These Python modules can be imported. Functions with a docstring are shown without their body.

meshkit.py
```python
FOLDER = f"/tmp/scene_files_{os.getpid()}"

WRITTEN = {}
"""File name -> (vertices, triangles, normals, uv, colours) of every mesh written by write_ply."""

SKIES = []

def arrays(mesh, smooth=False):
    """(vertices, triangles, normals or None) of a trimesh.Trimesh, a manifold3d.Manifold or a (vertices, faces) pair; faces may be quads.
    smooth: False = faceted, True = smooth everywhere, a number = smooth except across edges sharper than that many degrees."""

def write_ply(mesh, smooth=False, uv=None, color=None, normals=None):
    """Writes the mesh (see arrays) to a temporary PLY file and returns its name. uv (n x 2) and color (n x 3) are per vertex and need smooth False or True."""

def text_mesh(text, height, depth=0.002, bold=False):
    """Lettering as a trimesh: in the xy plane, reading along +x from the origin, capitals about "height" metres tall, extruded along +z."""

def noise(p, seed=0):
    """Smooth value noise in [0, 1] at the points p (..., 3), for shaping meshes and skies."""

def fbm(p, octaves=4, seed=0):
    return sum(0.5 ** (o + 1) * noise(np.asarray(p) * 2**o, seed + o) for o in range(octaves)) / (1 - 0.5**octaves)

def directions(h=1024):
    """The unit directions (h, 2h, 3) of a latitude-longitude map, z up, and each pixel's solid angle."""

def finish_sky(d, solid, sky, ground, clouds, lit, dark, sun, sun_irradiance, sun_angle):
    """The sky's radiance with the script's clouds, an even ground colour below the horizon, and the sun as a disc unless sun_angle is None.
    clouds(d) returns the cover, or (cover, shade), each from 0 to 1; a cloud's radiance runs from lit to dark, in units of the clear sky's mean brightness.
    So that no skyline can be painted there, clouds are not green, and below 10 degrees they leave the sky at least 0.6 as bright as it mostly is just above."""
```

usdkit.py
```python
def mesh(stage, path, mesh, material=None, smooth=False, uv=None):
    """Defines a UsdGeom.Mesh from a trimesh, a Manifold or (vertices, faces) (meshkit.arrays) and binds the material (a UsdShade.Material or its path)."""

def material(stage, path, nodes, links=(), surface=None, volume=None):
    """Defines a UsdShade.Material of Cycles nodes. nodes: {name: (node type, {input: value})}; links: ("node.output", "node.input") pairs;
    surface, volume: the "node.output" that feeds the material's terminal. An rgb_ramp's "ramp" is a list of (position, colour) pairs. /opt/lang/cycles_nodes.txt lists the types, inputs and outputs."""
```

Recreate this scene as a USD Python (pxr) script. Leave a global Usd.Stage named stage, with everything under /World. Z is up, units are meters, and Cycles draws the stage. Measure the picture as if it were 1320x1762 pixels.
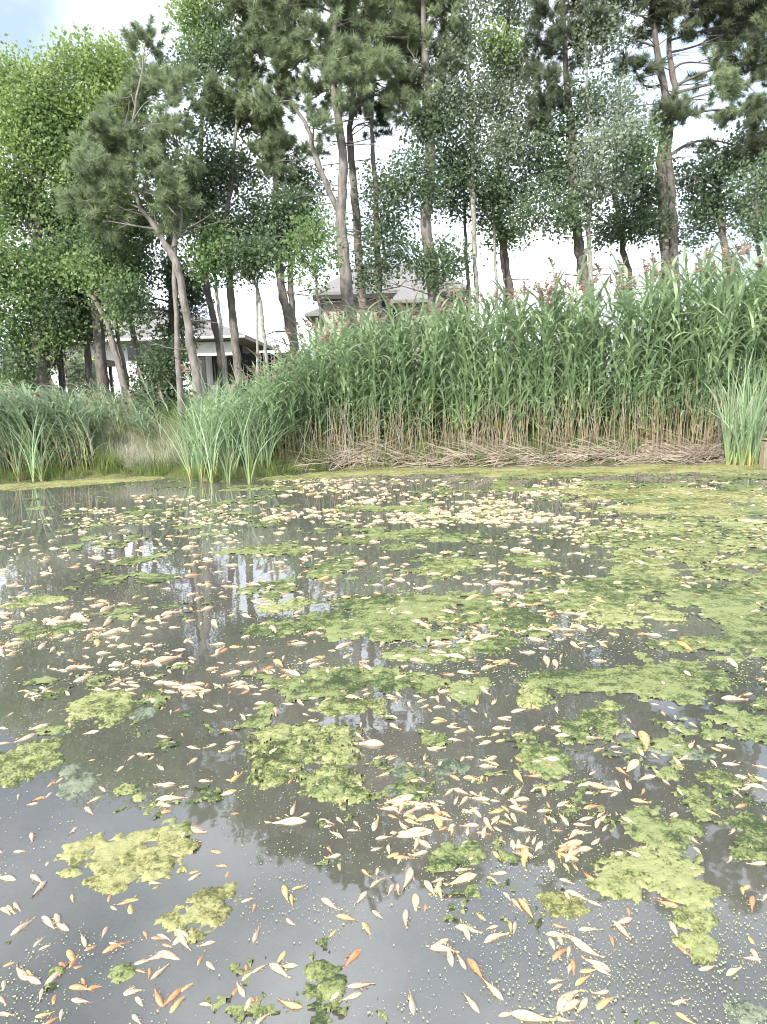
import math, random
import numpy as np, trimesh, usdkit, meshkit
from pxr import Usd, UsdGeom, UsdLux, UsdShade, Gf, Sdf, Vt

stage = Usd.Stage.CreateInMemory()
UsdGeom.SetStageUpAxis(stage, "Z"); UsdGeom.SetStageMetersPerUnit(stage, 1.0)
world = UsdGeom.Xform.Define(stage, "/World"); stage.SetDefaultPrim(world.GetPrim())
UsdGeom.Scope.Define(stage, "/World/Looks")
PI = math.pi

# ------------------------------------------------------------------ camera, sky, sun, exposure
CAM_H, PITCH, ROLL, FPX, W, H = 1.5, math.radians(9.7), math.radians(1.7), 1175.0, 1320.0, 1762.0
EXPOSURE = 1.3
SKY_STRENGTH, SUN_INT, SUN_ANGLE = 0.11, 0.85, 3.0
SUN_DIR = np.array([-0.48, -0.78, 0.66]); SUN_DIR /= np.linalg.norm(SUN_DIR)
fwd = np.array([0, math.cos(PITCH), -math.sin(PITCH)])
up0 = np.array([0, math.sin(PITCH), math.cos(PITCH)]); rt0 = np.array([1.0, 0, 0])
upc = up0 * math.cos(ROLL) + rt0 * math.sin(ROLL)
rtc = rt0 * math.cos(ROLL) - up0 * math.sin(ROLL)
EYE = np.array([0, 0, CAM_H])
cam = UsdGeom.Camera.Define(stage, "/World/camera")
m = np.eye(4); m[0, :3], m[1, :3], m[2, :3], m[3, :3] = rtc, upc, -fwd, EYE
cam.AddTransformOp().Set(Gf.Matrix4d(m.tolist()))
cam.CreateHorizontalApertureAttr(36.0); cam.CreateFocalLengthAttr(36.0 * FPX / W)
cam.CreateVerticalApertureAttr(36.0 * H / W)
cam.CreateExposureAttr(EXPOSURE)

sun_el = math.asin(SUN_DIR[2]); sun_rot = math.atan2(SUN_DIR[0], SUN_DIR[1])
dome = UsdLux.DomeLight.Define(stage, "/World/sky")
skymat = usdkit.material(stage, "/World/Looks/sky_air", {
    "tc": ("texture_coordinate", {}),
    "map": ("mapping", {"scale": (1.0, 1.0, 1.5), "location": (9.3, -2.2, -1.3)}),
    "n": ("noise_texture", {"scale": 1.7, "detail": 5.0, "roughness": 0.5, "distortion": 0.2}),
    "n2": ("noise_texture", {"scale": 3.1, "detail": 5.0, "roughness": 0.55}),
    "r": ("rgb_ramp", {"ramp": [(0.36, (0.16,) * 3), (0.58, (0.97,) * 3)]}),
    "cl": ("rgb_ramp", {"ramp": [(0.3, (5.0, 5.8, 7.2)), (0.62, (10.5, 10.7, 11.3))]}),
    "sky": ("sky_texture", {"sky_type": "single_scattering", "sun_disc": False, "sun_elevation": sun_el, "sun_rotation": sun_rot, "air_density": 1.0, "aerosol_density": 1.6}),
    "mix": ("mix_color", {"blend_type": "mix"}),
    "sz": ("separate_xyz", {}), "hz": ("map_range", {"from_min": 0.32, "from_max": 0.12, "to_min": 0.0, "to_max": 0.92, "clamp": True}), "mxh": ("math", {"math_type": "maximum"}),
    "bg": ("background_shader", {"strength": SKY_STRENGTH})},
    [("tc.generated", "map.vector"), ("map.vector", "n.vector"), ("map.vector", "n2.vector"), ("n.fac", "r.fac"), ("n2.fac", "cl.fac"), ("tc.generated", "sz.vector"), ("sz.z", "hz.value"), ("r.color", "mxh.value1"), ("hz.result", "mxh.value2"), ("mxh.value", "mix.fac"),
     ("sky.color", "mix.a"), ("cl.color", "mix.b"), ("mix.result", "bg.color")], surface="bg.background")
UsdShade.MaterialBindingAPI.Apply(dome.GetPrim()).Bind(skymat)
dome.GetPrim().SetCustomDataByKey("kind", "structure")
sun = UsdLux.DistantLight.Define(stage, "/World/sun")
sun.CreateNormalizeAttr(True); sun.CreateIntensityAttr(SUN_INT); sun.CreateAngleAttr(SUN_ANGLE); sun.CreateColorAttr(Gf.Vec3f(1.0, 0.95, 0.86))
zax = SUN_DIR; xax = np.cross([0, 0, 1.0], zax); xax /= np.linalg.norm(xax); yax = np.cross(zax, xax)
m = np.eye(4); m[0, :3], m[1, :3], m[2, :3] = xax, yax, zax
sun.AddTransformOp().Set(Gf.Matrix4d(m.tolist()))

# ------------------------------------------------------------------ helpers
USED = {}
def numbered(parent, name):
    k = (str(parent), name); n = USED.get(k, 0); USED[k] = n + 1
    return f"{parent}/{name}" if n == 0 else f"{parent}/{name}_{n:03d}"
def tag(p, label=None, cat=None, group=None, kind=None):
    p = p.GetPrim() if hasattr(p, "GetPrim") else p
    for k, v in (("label", label), ("category", cat), ("group", group), ("kind", kind)):
        if v: p.SetCustomDataByKey(k, v)
    return p
def thing(name, label, cat, loc=(0, 0, 0), rotz=0.0, group=None, kind=None):
    x = UsdGeom.Xform.Define(stage, numbered("/World", name))
    x.AddTranslateOp().Set(Gf.Vec3d(*map(float, loc)))
    if rotz: x.AddRotateZOp().Set(math.degrees(rotz))
    return tag(x, label, cat, group, kind)
def obj(name, mesh, mat, parent=None, smooth=False):
    root = str(parent.GetPath()) if parent is not None else "/World"
    return usdkit.mesh(stage, numbered(root, name), mesh, mat, smooth=smooth).GetPrim()
def cat_mesh(parts):
    vs, fs, n = [], [], 0
    for v, f in parts:
        vs.append(np.asarray(v, float)); fs.append(np.asarray(f, int) + n); n += len(v)
    return np.vstack(vs), np.vstack(fs)
def tube(pts, rad, sides=8, cap=True):
    pts = np.asarray(pts, float); n = len(pts); rad = np.broadcast_to(np.asarray(rad, float), (n,))
    t = np.gradient(pts, axis=0); t /= np.maximum(np.linalg.norm(t, axis=1, keepdims=True), 1e-9)
    a = np.array([1.0, 0, 0]) if abs(t[0][0]) < 0.8 else np.array([0, 1.0, 0])
    v = []
    for i in range(n):
        u = a - t[i] * (a @ t[i]); u /= np.linalg.norm(u); w = np.cross(t[i], u); a = u
        ang = np.arange(sides) / sides * 2 * PI
        v.append(pts[i] + rad[i] * (np.cos(ang)[:, None] * u + np.sin(ang)[:, None] * w))
    v = np.vstack(v); f = []
    for i in range(n - 1):
        for j in range(sides):
            k = (j + 1) % sides; p, q = i * sides, (i + 1) * sides
            f += [[p + j, p + k, q + k], [p + j, q + k, q + j]]
    if cap:
        v = np.vstack([v, pts[-1:], pts[:1]]); e = len(v)
        for j in range(sides):
            k = (j + 1) % sides
            f += [[(n - 1) * sides + j, (n - 1) * sides + k, e - 2], [k, j, e - 1]]
    return v, np.array(f)
def boxm(x0, x1, y0, y1, z0, z1):
    b = trimesh.creation.box((x1 - x0, y1 - y0, z1 - z0)); b.apply_translation(((x0 + x1) / 2, (y0 + y1) / 2, (z0 + z1) / 2))
    return np.array(b.vertices), np.array(b.faces)
def ray(u, v):
    d = fwd * FPX + rtc * (u - W / 2) + upc * (H / 2 - v)
    return d / np.linalg.norm(d)
def ground(u, v, z=0.0):
    d = ray(u, v); return EYE + d * ((z - CAM_H) / d[2])
def atd(u, v, y):
    d = ray(u, v); return EYE + d * (y / d[1])
def pxm(y): return FPX / y
def quats(n, rng, up=None, spread=1.0):
    """random rotations; with up: z axis tilted from up by about spread rad"""
    out = []
    for i in range(n):
        if up is None:
            q = rng.normal(size=4); q /= np.linalg.norm(q)
        else:
            u = np.asarray(up[i] if np.ndim(up) == 2 else up, float) + rng.normal(size=3) * spread; u /= np.linalg.norm(u)
            ax = np.cross([0, 0, 1.0], u); s = np.linalg.norm(ax); ang = math.atan2(s, u[2]); ax = ax / s if s > 1e-6 else np.array([1.0, 0, 0])
            q1 = np.r_[math.cos(ang / 2), ax * math.sin(ang / 2)]; a = rng.uniform(0, 2 * PI); q2 = np.array([math.cos(a / 2), 0, 0, math.sin(a / 2)])
            w1, x1, y1, z1 = q1; w2, x2, y2, z2 = q2
            q = np.array([w1*w2-x1*x2-y1*y2-z1*z2, w1*x2+x1*w2+y1*z2-z1*y2, w1*y2-x1*z2+y1*w2+z1*x2, w1*z2+x1*y2-y1*x2+z1*w2])
        out.append(q)
    return np.array(out)
def scatter(name, protos, pts, q, scale, idx, parent=None, kind="stuff"):
    """protos: [(mesh, material)]"""
    root = str(parent.GetPath()) if parent is not None else "/World"
    path = numbered(root, name)
    pi = UsdGeom.PointInstancer.Define(stage, path)
    targets = []
    for k, (mesh, mat) in enumerate(protos):
        pr = usdkit.mesh(stage, f"{path}/shape_{k:03d}" if k else f"{path}/shape", mesh, mat, smooth=False)
        targets.append(pr.GetPath())
    pi.CreatePrototypesRel().SetTargets(targets)
    pi.CreatePositionsAttr(Vt.Vec3fArray.FromNumpy(np.asarray(pts, np.float32)))
    pi.CreateOrientationsAttr(Vt.QuathArray([Gf.Quath(float(a), float(b), float(c), float(d)) for a, b, c, d in q]))
    sc = np.asarray(scale, np.float32); sc = np.repeat(sc[:, None], 3, 1) if sc.ndim == 1 else sc
    pi.CreateScalesAttr(Vt.Vec3fArray.FromNumpy(np.ascontiguousarray(sc)))
    pi.CreateProtoIndicesAttr(Vt.IntArray([int(i) for i in idx]))
    p = pi.GetPrim(); p.SetCustomDataByKey("kind", kind)
    return p

# ------------------------------------------------------------------ materials
def leafmat(name, c1, c2, trans=0.35, noise=0.6, rough=0.5, spec=0.35):
    return usdkit.material(stage, "/World/Looks/" + name, {
        "oi": ("object_info", {}), "g": ("geometry", {}),
        "n": ("noise_texture", {"scale": noise, "detail": 3.0}),
        "add": ("math", {"math_type": "multiply_add", "value2": 0.45, "value3": 0.0}),
        "isl": ("math", {"math_type": "multiply_add", "value2": 0.35, "value3": -0.12}),
        "sum": ("math", {"math_type": "add"}), "sum2": ("math", {"math_type": "add"}),
        "ramp": ("rgb_ramp", {"ramp": [(0.1, c1), (0.95, c2)]}),
        "p": ("principled_bsdf", {"roughness": rough, "specular_ior_level": spec}),
        "t": ("translucent_bsdf", {}), "mx": ("mix_closure", {"fac": trans})},
        [("g.position", "n.vector"), ("oi.random", "add.value1"), ("g.random_per_island", "isl.value1"), ("add.value", "sum.value1"), ("n.fac", "sum.value2"), ("sum.value", "sum2.value1"), ("isl.value", "sum2.value2"),
         ("sum2.value", "ramp.fac"), ("ramp.color", "p.base_color"), ("ramp.color", "t.color"), ("p.BSDF", "mx.closure1"), ("t.BSDF", "mx.closure2")], surface="mx.closure")
def roughmat(name, c1, c2, scale=8.0, rough=0.85, bump=0.4, stretch=(1, 1, 1), dist=0.02, detail=5.0, lo=0.3, hi=0.7):
    return usdkit.material(stage, "/World/Looks/" + name, {
        "g": ("geometry", {}), "map": ("mapping", {"scale": stretch}),
        "n": ("noise_texture", {"scale": scale, "detail": detail, "roughness": 0.65}),
        "ramp": ("rgb_ramp", {"ramp": [(lo, c1), (hi, c2)]}),
        "b": ("bump", {"strength": bump, "distance": dist}),
        "p": ("principled_bsdf", {"roughness": rough, "specular_ior_level": 0.25})},
        [("g.position", "map.vector"), ("map.vector", "n.vector"), ("n.fac", "ramp.fac"), ("n.fac", "b.height"), ("ramp.color", "p.base_color"), ("b.normal", "p.normal")], surface="p.BSDF")

M = {}
M["yellow_leaf"] = leafmat("yellow_leaf", (0.11, 0.19, 0.055), (0.33, 0.42, 0.15), 0.45, 0.9)
M["green_leaf"] = leafmat("green_leaf", (0.088, 0.163, 0.062), (0.263, 0.362, 0.15), 0.48, 0.9)
M["dark_leaf"] = leafmat("dark_leaf", (0.056, 0.1, 0.053), (0.175, 0.237, 0.131), 0.43, 0.9)
M["grey_leaf"] = leafmat("grey_leaf", (0.106, 0.15, 0.094), (0.288, 0.338, 0.237), 0.43, 0.9)
M["pine_needle"] = leafmat("pine_needle", (0.10, 0.145, 0.075), (0.33, 0.40, 0.23), 0.38, 0.9)
M["dark_needle"] = leafmat("dark_needle", (0.069, 0.1, 0.06), (0.2, 0.237, 0.15), 0.38, 0.9)
M["reed_leaf"] = leafmat("reed_leaf", (0.08, 0.14, 0.068), (0.40, 0.52, 0.29), 0.42, 1.2, 0.42, 0.5)
M["blue_reed_leaf"] = leafmat("blue_reed_leaf", (0.08, 0.135, 0.075), (0.34, 0.43, 0.27), 0.38, 1.2, 0.42, 0.5)
M["cattail_leaf"] = leafmat("cattail_leaf", (0.08, 0.15, 0.09), (0.22, 0.33, 0.19), 0.3, 1.2, 0.42, 0.5)
M["plume"] = leafmat("plume", (0.22, 0.145, 0.12), (0.42, 0.31, 0.26), 0.3, 2.0, 0.9, 0.1)
M["dry_stalk"] = leafmat("dry_stalk", (0.12, 0.095, 0.075), (0.46, 0.39, 0.31), 0.1, 2.0, 0.7, 0.3)
M["dry_grass"] = leafmat("dry_grass", (0.28, 0.28, 0.20), (0.58, 0.57, 0.45), 0.3, 2.0, 0.7, 0.2)
M["bank_grass"] = leafmat("bank_grass", (0.08, 0.13, 0.04), (0.22, 0.28, 0.09), 0.3, 1.0, 0.6, 0.3)
M["pine_bark"] = roughmat("pine_bark", (0.095, 0.085, 0.077), (0.25, 0.228, 0.208), 9.0, 0.9, 0.8, (1, 1, 0.35), 0.04)
M["dark_bark"] = roughmat("dark_bark", (0.07, 0.061, 0.055), (0.19, 0.17, 0.153), 9.0, 0.9, 0.8, (1, 1, 0.3), 0.04)
M["pale_bark"] = roughmat("pale_bark", (0.15, 0.145, 0.125), (0.34, 0.33, 0.29), 14.0, 0.8, 0.4, (1, 1, 0.8), 0.01)
M["soil"] = roughmat("soil", (0.055, 0.06, 0.028), (0.16, 0.155, 0.075), 3.0, 0.95, 0.6, (1, 1, 1), 0.05)
def stemmat():
    return usdkit.material(stage, "/World/Looks/reed_stem", {
        "tc": ("texture_coordinate", {}), "s": ("separate_xyz", {}), "oi": ("object_info", {}),
        "r": ("rgb_ramp", {"ramp": [(0.0, (0.36, 0.27, 0.16)), (0.28, (0.38, 0.32, 0.16)), (0.5, (0.20, 0.27, 0.12)), (1.0, (0.17, 0.25, 0.12))]}),
        "d": ("math", {"math_type": "multiply", "value2": 0.30}),
        "p": ("principled_bsdf", {"roughness": 0.5})},
        [("tc.object", "s.vector"), ("s.z", "d.value1"), ("d.value", "r.fac"), ("r.color", "p.base_color")], surface="p.BSDF")
M["reed_stem"] = stemmat()

# ------------------------------------------------------------------ terrain and water
SHORE_PX = [(-400, 850), (-150, 838), (0, 832), (120, 824), (230, 818), (300, 824), (380, 830), (460, 822), (520, 812), (640, 807), (800, 804), (1000, 800), (1180, 797), (1320, 795), (1700, 785)]
SH = np.array([ground(u, v)[:2] for u, v in SHORE_PX])
o = np.argsort(SH[:, 0]); SH = SH[o]
def shoreY(x):
    return np.interp(x, SH[:, 0], SH[:, 1])
def sdist(x, y):
    return np.maximum.reduce([y - shoreY(x), 0.75 - y, np.abs(x) - 30.0])
def terr(x, y):
    x, y = np.asarray(x, float), np.asarray(y, float); s = sdist(x, y)
    z = np.interp(s, [-6, -1.5, 0, 0.6, 2.2, 5.0, 9.0, 30.0, 900.0], [-1.3, -0.7, -0.03, 0.12, 0.45, 1.18, 1.36, 1.42, 1.42])
    p = np.stack([x, y, np.zeros_like(x)], -1)
    return z + np.where(s > -0.5, 1, 0.3) * ((meshkit.fbm(p * 0.9, 4, 3) - 0.5) * np.clip(0.10 + s * 0.03, 0.05, 0.22))
xs = np.unique(np.concatenate([np.linspace(-900, -40, 18), np.linspace(-40, -14, 40), np.linspace(-14, 14, 141), np.linspace(14, 40, 40), np.linspace(40, 900, 18)]))
ys = np.unique(np.concatenate([np.linspace(-500, -6, 12), np.linspace(-6, 10, 45), np.linspace(10, 26, 120), np.linspace(26, 60, 35), np.linspace(60, 1500, 20)]))
X, Y = np.meshgrid(xs, ys, indexing="ij")
V = np.stack([X, Y, terr(X, Y)], -1).reshape(-1, 3)
ni, nj = len(xs), len(ys); I, J = np.meshgrid(np.arange(ni - 1), np.arange(nj - 1), indexing="ij"); a = (I * nj + J).ravel()
F = np.vstack([np.stack([a, a + nj, a + nj + 1], 1), np.stack([a, a + nj + 1, a + 1], 1)])
tag(obj("ground", (V, F), M["soil"], smooth=True), kind="structure")

# water: thin murky surface, a little of what lies just under it shows through
usdkit.material(stage, "/World/Looks/pond_water", {
    "g": ("geometry", {}),
    "n": ("noise_texture", {"scale": 0.55, "detail": 5.0, "roughness": 0.6, "distortion": 0.4}),
    "ramp": ("rgb_ramp", {"ramp": [(0.36, (0.078, 0.080, 0.064)), (0.52, (0.118, 0.114, 0.094)), (0.68, (0.19, 0.172, 0.15))]}),
    "n2": ("noise_texture", {"scale": 7.0, "detail": 2.0}),
    "b": ("bump", {"strength": 0.05, "distance": 0.012}),
    "d": ("diffuse_bsdf", {}), "tr": ("transparent_bsdf", {"color": (0.62, 0.70, 0.55)}), "m1": ("mix_closure", {"fac": 0.42}),
    "gl": ("glossy_bsdf", {"color": (0.97, 0.99, 1.0), "roughness": 0.02}), "fr": ("fresnel", {"IOR": 2.1}), "m2": ("mix_closure", {})},
    [("g.position", "n.vector"), ("g.position", "n2.vector"), ("n.fac", "ramp.fac"), ("ramp.color", "d.color"), ("n2.fac", "b.height"), ("b.normal", "gl.normal"),
     ("d.BSDF", "m1.closure1"), ("tr.BSDF", "m1.closure2"), ("fr.fac", "m2.fac"), ("m1.closure", "m2.closure1"), ("gl.BSDF", "m2.closure2")], surface="m2.closure")
n = 24
gx, gy = np.meshgrid(np.linspace(-33, 33, n), np.linspace(-0.6, 26, n), indexing="ij")
a = (np.arange(n - 1)[:, None] * n + np.arange(n - 1)[None]).ravel()
tag(obj("pond_water", (np.stack([gx, gy, gx * 0], -1).reshape(-1, 3), np.vstack([np.stack([a, a + n, a + n + 1], 1), np.stack([a, a + n + 1, a + 1], 1)])), "/World/Looks/pond_water"), kind="structure")
# ------------------------------------------------------------------ houses behind the trees
def flat(name, c, rough=0.7, bump=0.0):
    return roughmat(name, tuple(x * 0.9 for x in c), c, 6.0, rough, bump)
M["white_siding"] = flat("white_siding", (0.78, 0.79, 0.80), 0.6)
M["beige_stucco"] = flat("beige_stucco", (0.36, 0.345, 0.295), 0.9)
M["roof_shingle"] = roughmat("roof_shingle", (0.13, 0.125, 0.12), (0.24, 0.235, 0.23), 14.0, 0.9, 0.5, (1, 1, 3), 0.02)
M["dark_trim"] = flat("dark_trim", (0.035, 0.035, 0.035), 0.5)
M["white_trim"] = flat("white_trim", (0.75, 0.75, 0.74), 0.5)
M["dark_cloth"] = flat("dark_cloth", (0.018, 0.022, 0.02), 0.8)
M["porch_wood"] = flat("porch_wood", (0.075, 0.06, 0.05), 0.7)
M["grey_panel"] = flat("grey_panel", (0.28, 0.28, 0.29), 0.6)
M["yellow_green_trim"] = flat("yellow_green_trim", (0.42, 0.40, 0.08), 0.6)
M["old_wood"] = roughmat("old_wood", (0.10, 0.085, 0.06), (0.34, 0.30, 0.21), 20.0, 0.85, 0.5, (4, 4, 0.5), 0.01)
M["pane_glass"] = usdkit.material(stage, "/World/Looks/pane_glass", {
    "d": ("principled_bsdf", {"base_color": (0.03, 0.035, 0.04), "roughness": 0.05, "specular_ior_level": 0.6})}, [], surface="d.BSDF")

def hip_roof(x0, x1, y0, y1, z0, z1, over=0.5, thick=0.16, ridge=None):
    x0, x1, y0, y1 = x0 - over, x1 + over, y0 - over, y1 + over
    h = (y1 - y0) / 2; rx0, rx1 = (x0 + h, x1 - h) if x1 - x0 > 2 * h + 0.2 else ((x0 + x1) / 2 - 0.1, (x0 + x1) / 2 + 0.1)
    if ridge: rx0, rx1 = ridge
    ym = (y0 + y1) / 2
    v = np.array([[x0, y0, z0], [x1, y0, z0], [x1, y1, z0], [x0, y1, z0], [rx0, ym, z1], [rx1, ym, z1],
                  [x0, y0, z0 - thick], [x1, y0, z0 - thick], [x1, y1, z0 - thick], [x0, y1, z0 - thick]])
    f = [[0, 1, 5], [0, 5, 4], [1, 2, 5], [2, 3, 4], [2, 4, 5], [3, 0, 4], [6, 7, 1], [6, 1, 0], [7, 8, 2], [7, 2, 1], [8, 9, 3], [8, 3, 2], [9, 6, 0], [9, 0, 3], [6, 8, 7], [6, 9, 8]]
    return v, np.array(f)

# two-storey beige house
D = 42.0
pL, pR = atd(549, 513, D), atd(800, 500, D)
x0, x1, zE = pL[0], pR[0], pL[2] + 0.3
zR = atd(709, 472, D + 4)[2]
hs = thing("beige_house", "beige two-storey house with grey hip roof behind the reed bed", "house", (x0, D, 1.4))
def L(x, y, z): return (x - x0, y - D, z - 1.4)
def bx(x0_, x1_, y0_, y1_, z0_, z1_): return boxm(x0_ - x0, x1_ - x0, y0_ - D, y1_ - D, z0_ - 1.4, z1_ - 1.4)
obj("wall", bx(x0 + 0.2, x1, D + 0.4, D + 7.6, 1.3, zE - 0.25), M["beige_stucco"], hs)
v, f = hip_roof(x0, x1, D, D + 8, zE, zR + 0.75, 0.35, 0.18, (atd(622, 480, D + 4)[0], atd(722, 480, D + 4)[0])); v = v - [x0, D, 1.4]
rf = obj("roof", (v, f), M["roof_shingle"], hs)
xm = atd(709, 480, D + 5)[0]
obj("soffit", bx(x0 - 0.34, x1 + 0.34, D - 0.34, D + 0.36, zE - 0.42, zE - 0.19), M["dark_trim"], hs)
# projecting wing at the right and low wing at the left
wx0, wx1 = atd(682, 500, D - 3)[0], atd(752, 500, D - 3)[0]
wz = atd(700, 517, D - 3)[2]
obj("wing_wall", bx(wx0 + 0.2, wx1, D - 2.6, D + 0.39, 1.3, wz - 0.2), M["beige_stucco"], hs)
v, f = hip_roof(wx0, wx1, D - 3, D + 2.2, wz, atd(712, 480, D)[2], 0.35, 0.16); v = v - [x0, D, 1.4]
obj("wing_roof", (v, f), M["roof_shingle"], hs)
lx0, lx1 = atd(528, 530, D - 1)[0], x0 + 0.6
lz = atd(525, 534, D - 1)[2]
obj("side_wall", bx(lx0 + 0.2, lx1, D + 1.2, D + 6, 1.3, lz - 0.15), M["beige_stucco"], hs)
v, f = hip_roof(lx0, lx1 + 1.2, D + 0.8, D + 6, lz, lz + 0.9, 0.3, 0.16); v = v - [x0, D, 1.4]
obj("side_roof", (v, f), M["roof_shingle"], hs)
for k, (u, wv, hv) in enumerate([(668, 16, 24)]):
    c = atd(u, 548, D + 0.3); w_ = wv / pxm(D) ; h_ = hv / pxm(D) * 1.3
    wn = obj("window", bx(c[0] - w_, c[0] + w_, D + 0.30, D + 0.395, c[2] - h_, c[2] + h_), M["white_trim"], hs)
    obj("pane", bx(c[0] - w_ + 0.09, c[0] + w_ - 0.09, D + 0.28, D + 0.297, c[2] - h_ + 0.09, c[2] + h_ - 0.09), M["pane_glass"], wn)
cz = atd(717, 474, D + 5)
ch = obj("roof_vent", cat_mesh([tube([L(cz[0], D + 5, cz[2] - 0.5), L(cz[0], D + 5, cz[2] + 0.48)], [0.17, 0.17], 10)]), M["dark_trim"], hs)
obj("vent_cap", cat_mesh([tube([L(cz[0], D + 5, cz[2] + 0.47), L(cz[0], D + 5, cz[2] + 0.65), L(cz[0], D + 5, cz[2] + 0.72)], [0.2, 0.32, 0.2], 10)]), M["dark_trim"], hs)

# low white house with porch
D = 36.0
x1 = atd(410, 580, D)[0]; x0 = atd(45, 600, D)[0]; zE = atd(425, 581, D)[2]; zR = atd(330, 540, D + 3)[2]
hs2 = thing("white_house", "low white house with grey roof and dark porch behind tree trunks", "house", (x0, D, 1.4))
px0 = atd(335, 600, D)[0]
obj("wall", bx(x0, px0, D + 0.3, D + 8, 1.3, zE - 0.1), M["white_siding"], hs2)
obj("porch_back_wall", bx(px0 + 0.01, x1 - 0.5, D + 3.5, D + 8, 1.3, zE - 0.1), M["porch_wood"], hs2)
obj("porch_beam", bx(px0 + 0.01, x1 - 0.1, D - 0.1, D + 0.3, zE - 0.85, zE - 0.17), M["white_siding"], hs2)
v, f = hip_roof(x0, x1, D - 0.3, D + 8, zE + 0.1, zR + 0.5, 0.5, 0.2); v = v - [x0, D, 1.4]
obj("roof", (v, f), M["roof_shingle"], hs2)
obj("gutter", cat_mesh([tube([L(x0 - 0.5, D - 0.86, zE), L(x1 + 0.5, D - 0.86, zE)], [0.07, 0.07], 6)]), M["white_trim"], hs2)
for u in (348, 385, 408):
    c = atd(u, 600, D)[0]
    obj("porch_post", bx(c - 0.09, c + 0.09, D - 0.05, D + 0.13, 1.3, zE - 0.86), M["dark_trim"], hs2)
for u in (232, 262):
    c = atd(u, 606, D)
    wn = obj("window", bx(c[0] - 0.55, c[0] + 0.55, D + 0.22, D + 0.295, c[2] - 0.5, c[2] + 0.5), M["white_trim"], hs2)
    obj("pane", bx(c[0] - 0.45, c[0] + 0.45, D + 0.2, D + 0.217, c[2] - 0.4, c[2] + 0.4), M["pane_glass"], wn)
# porch railing of grey panels
for k in range(5):
    a_ = px0 + 0.2 + k * (x1 - px0 - 0.6) / 5
    obj("rail_panel", bx(a_, a_ + (x1 - px0 - 0.9) / 5, D + 1.0, D + 1.06, 1.4, 2.3), M["grey_panel"], hs2)

# awning with a yellow-green edge left of the trunks
D = 30.0
a_, b_ = atd(70, 620, D), atd(165, 615, D)
x0, zz = a_[0], b_[2]
aw = thing("garden_awning", "dark flat awning with yellow-green edge on posts beside the white house", "awning", (x0, D, 1.4))
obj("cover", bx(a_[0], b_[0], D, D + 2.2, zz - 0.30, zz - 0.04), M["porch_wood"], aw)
obj("edge_trim", bx(a_[0] - 0.03, b_[0] + 0.03, D - 0.04, D - 0.005, zz - 0.12, zz + 0.03), M["yellow_green_trim"], aw)
for c in (a_[0] + 0.2, (a_[0] + b_[0]) / 2, b_[0] - 0.2):
    for yy in (D + 0.15, D + 2.0):
        obj("post", bx(c - 0.06, c + 0.06, yy - 0.06, yy + 0.06, 1.3, zz - 0.31), M["dark_trim"], aw)

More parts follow.
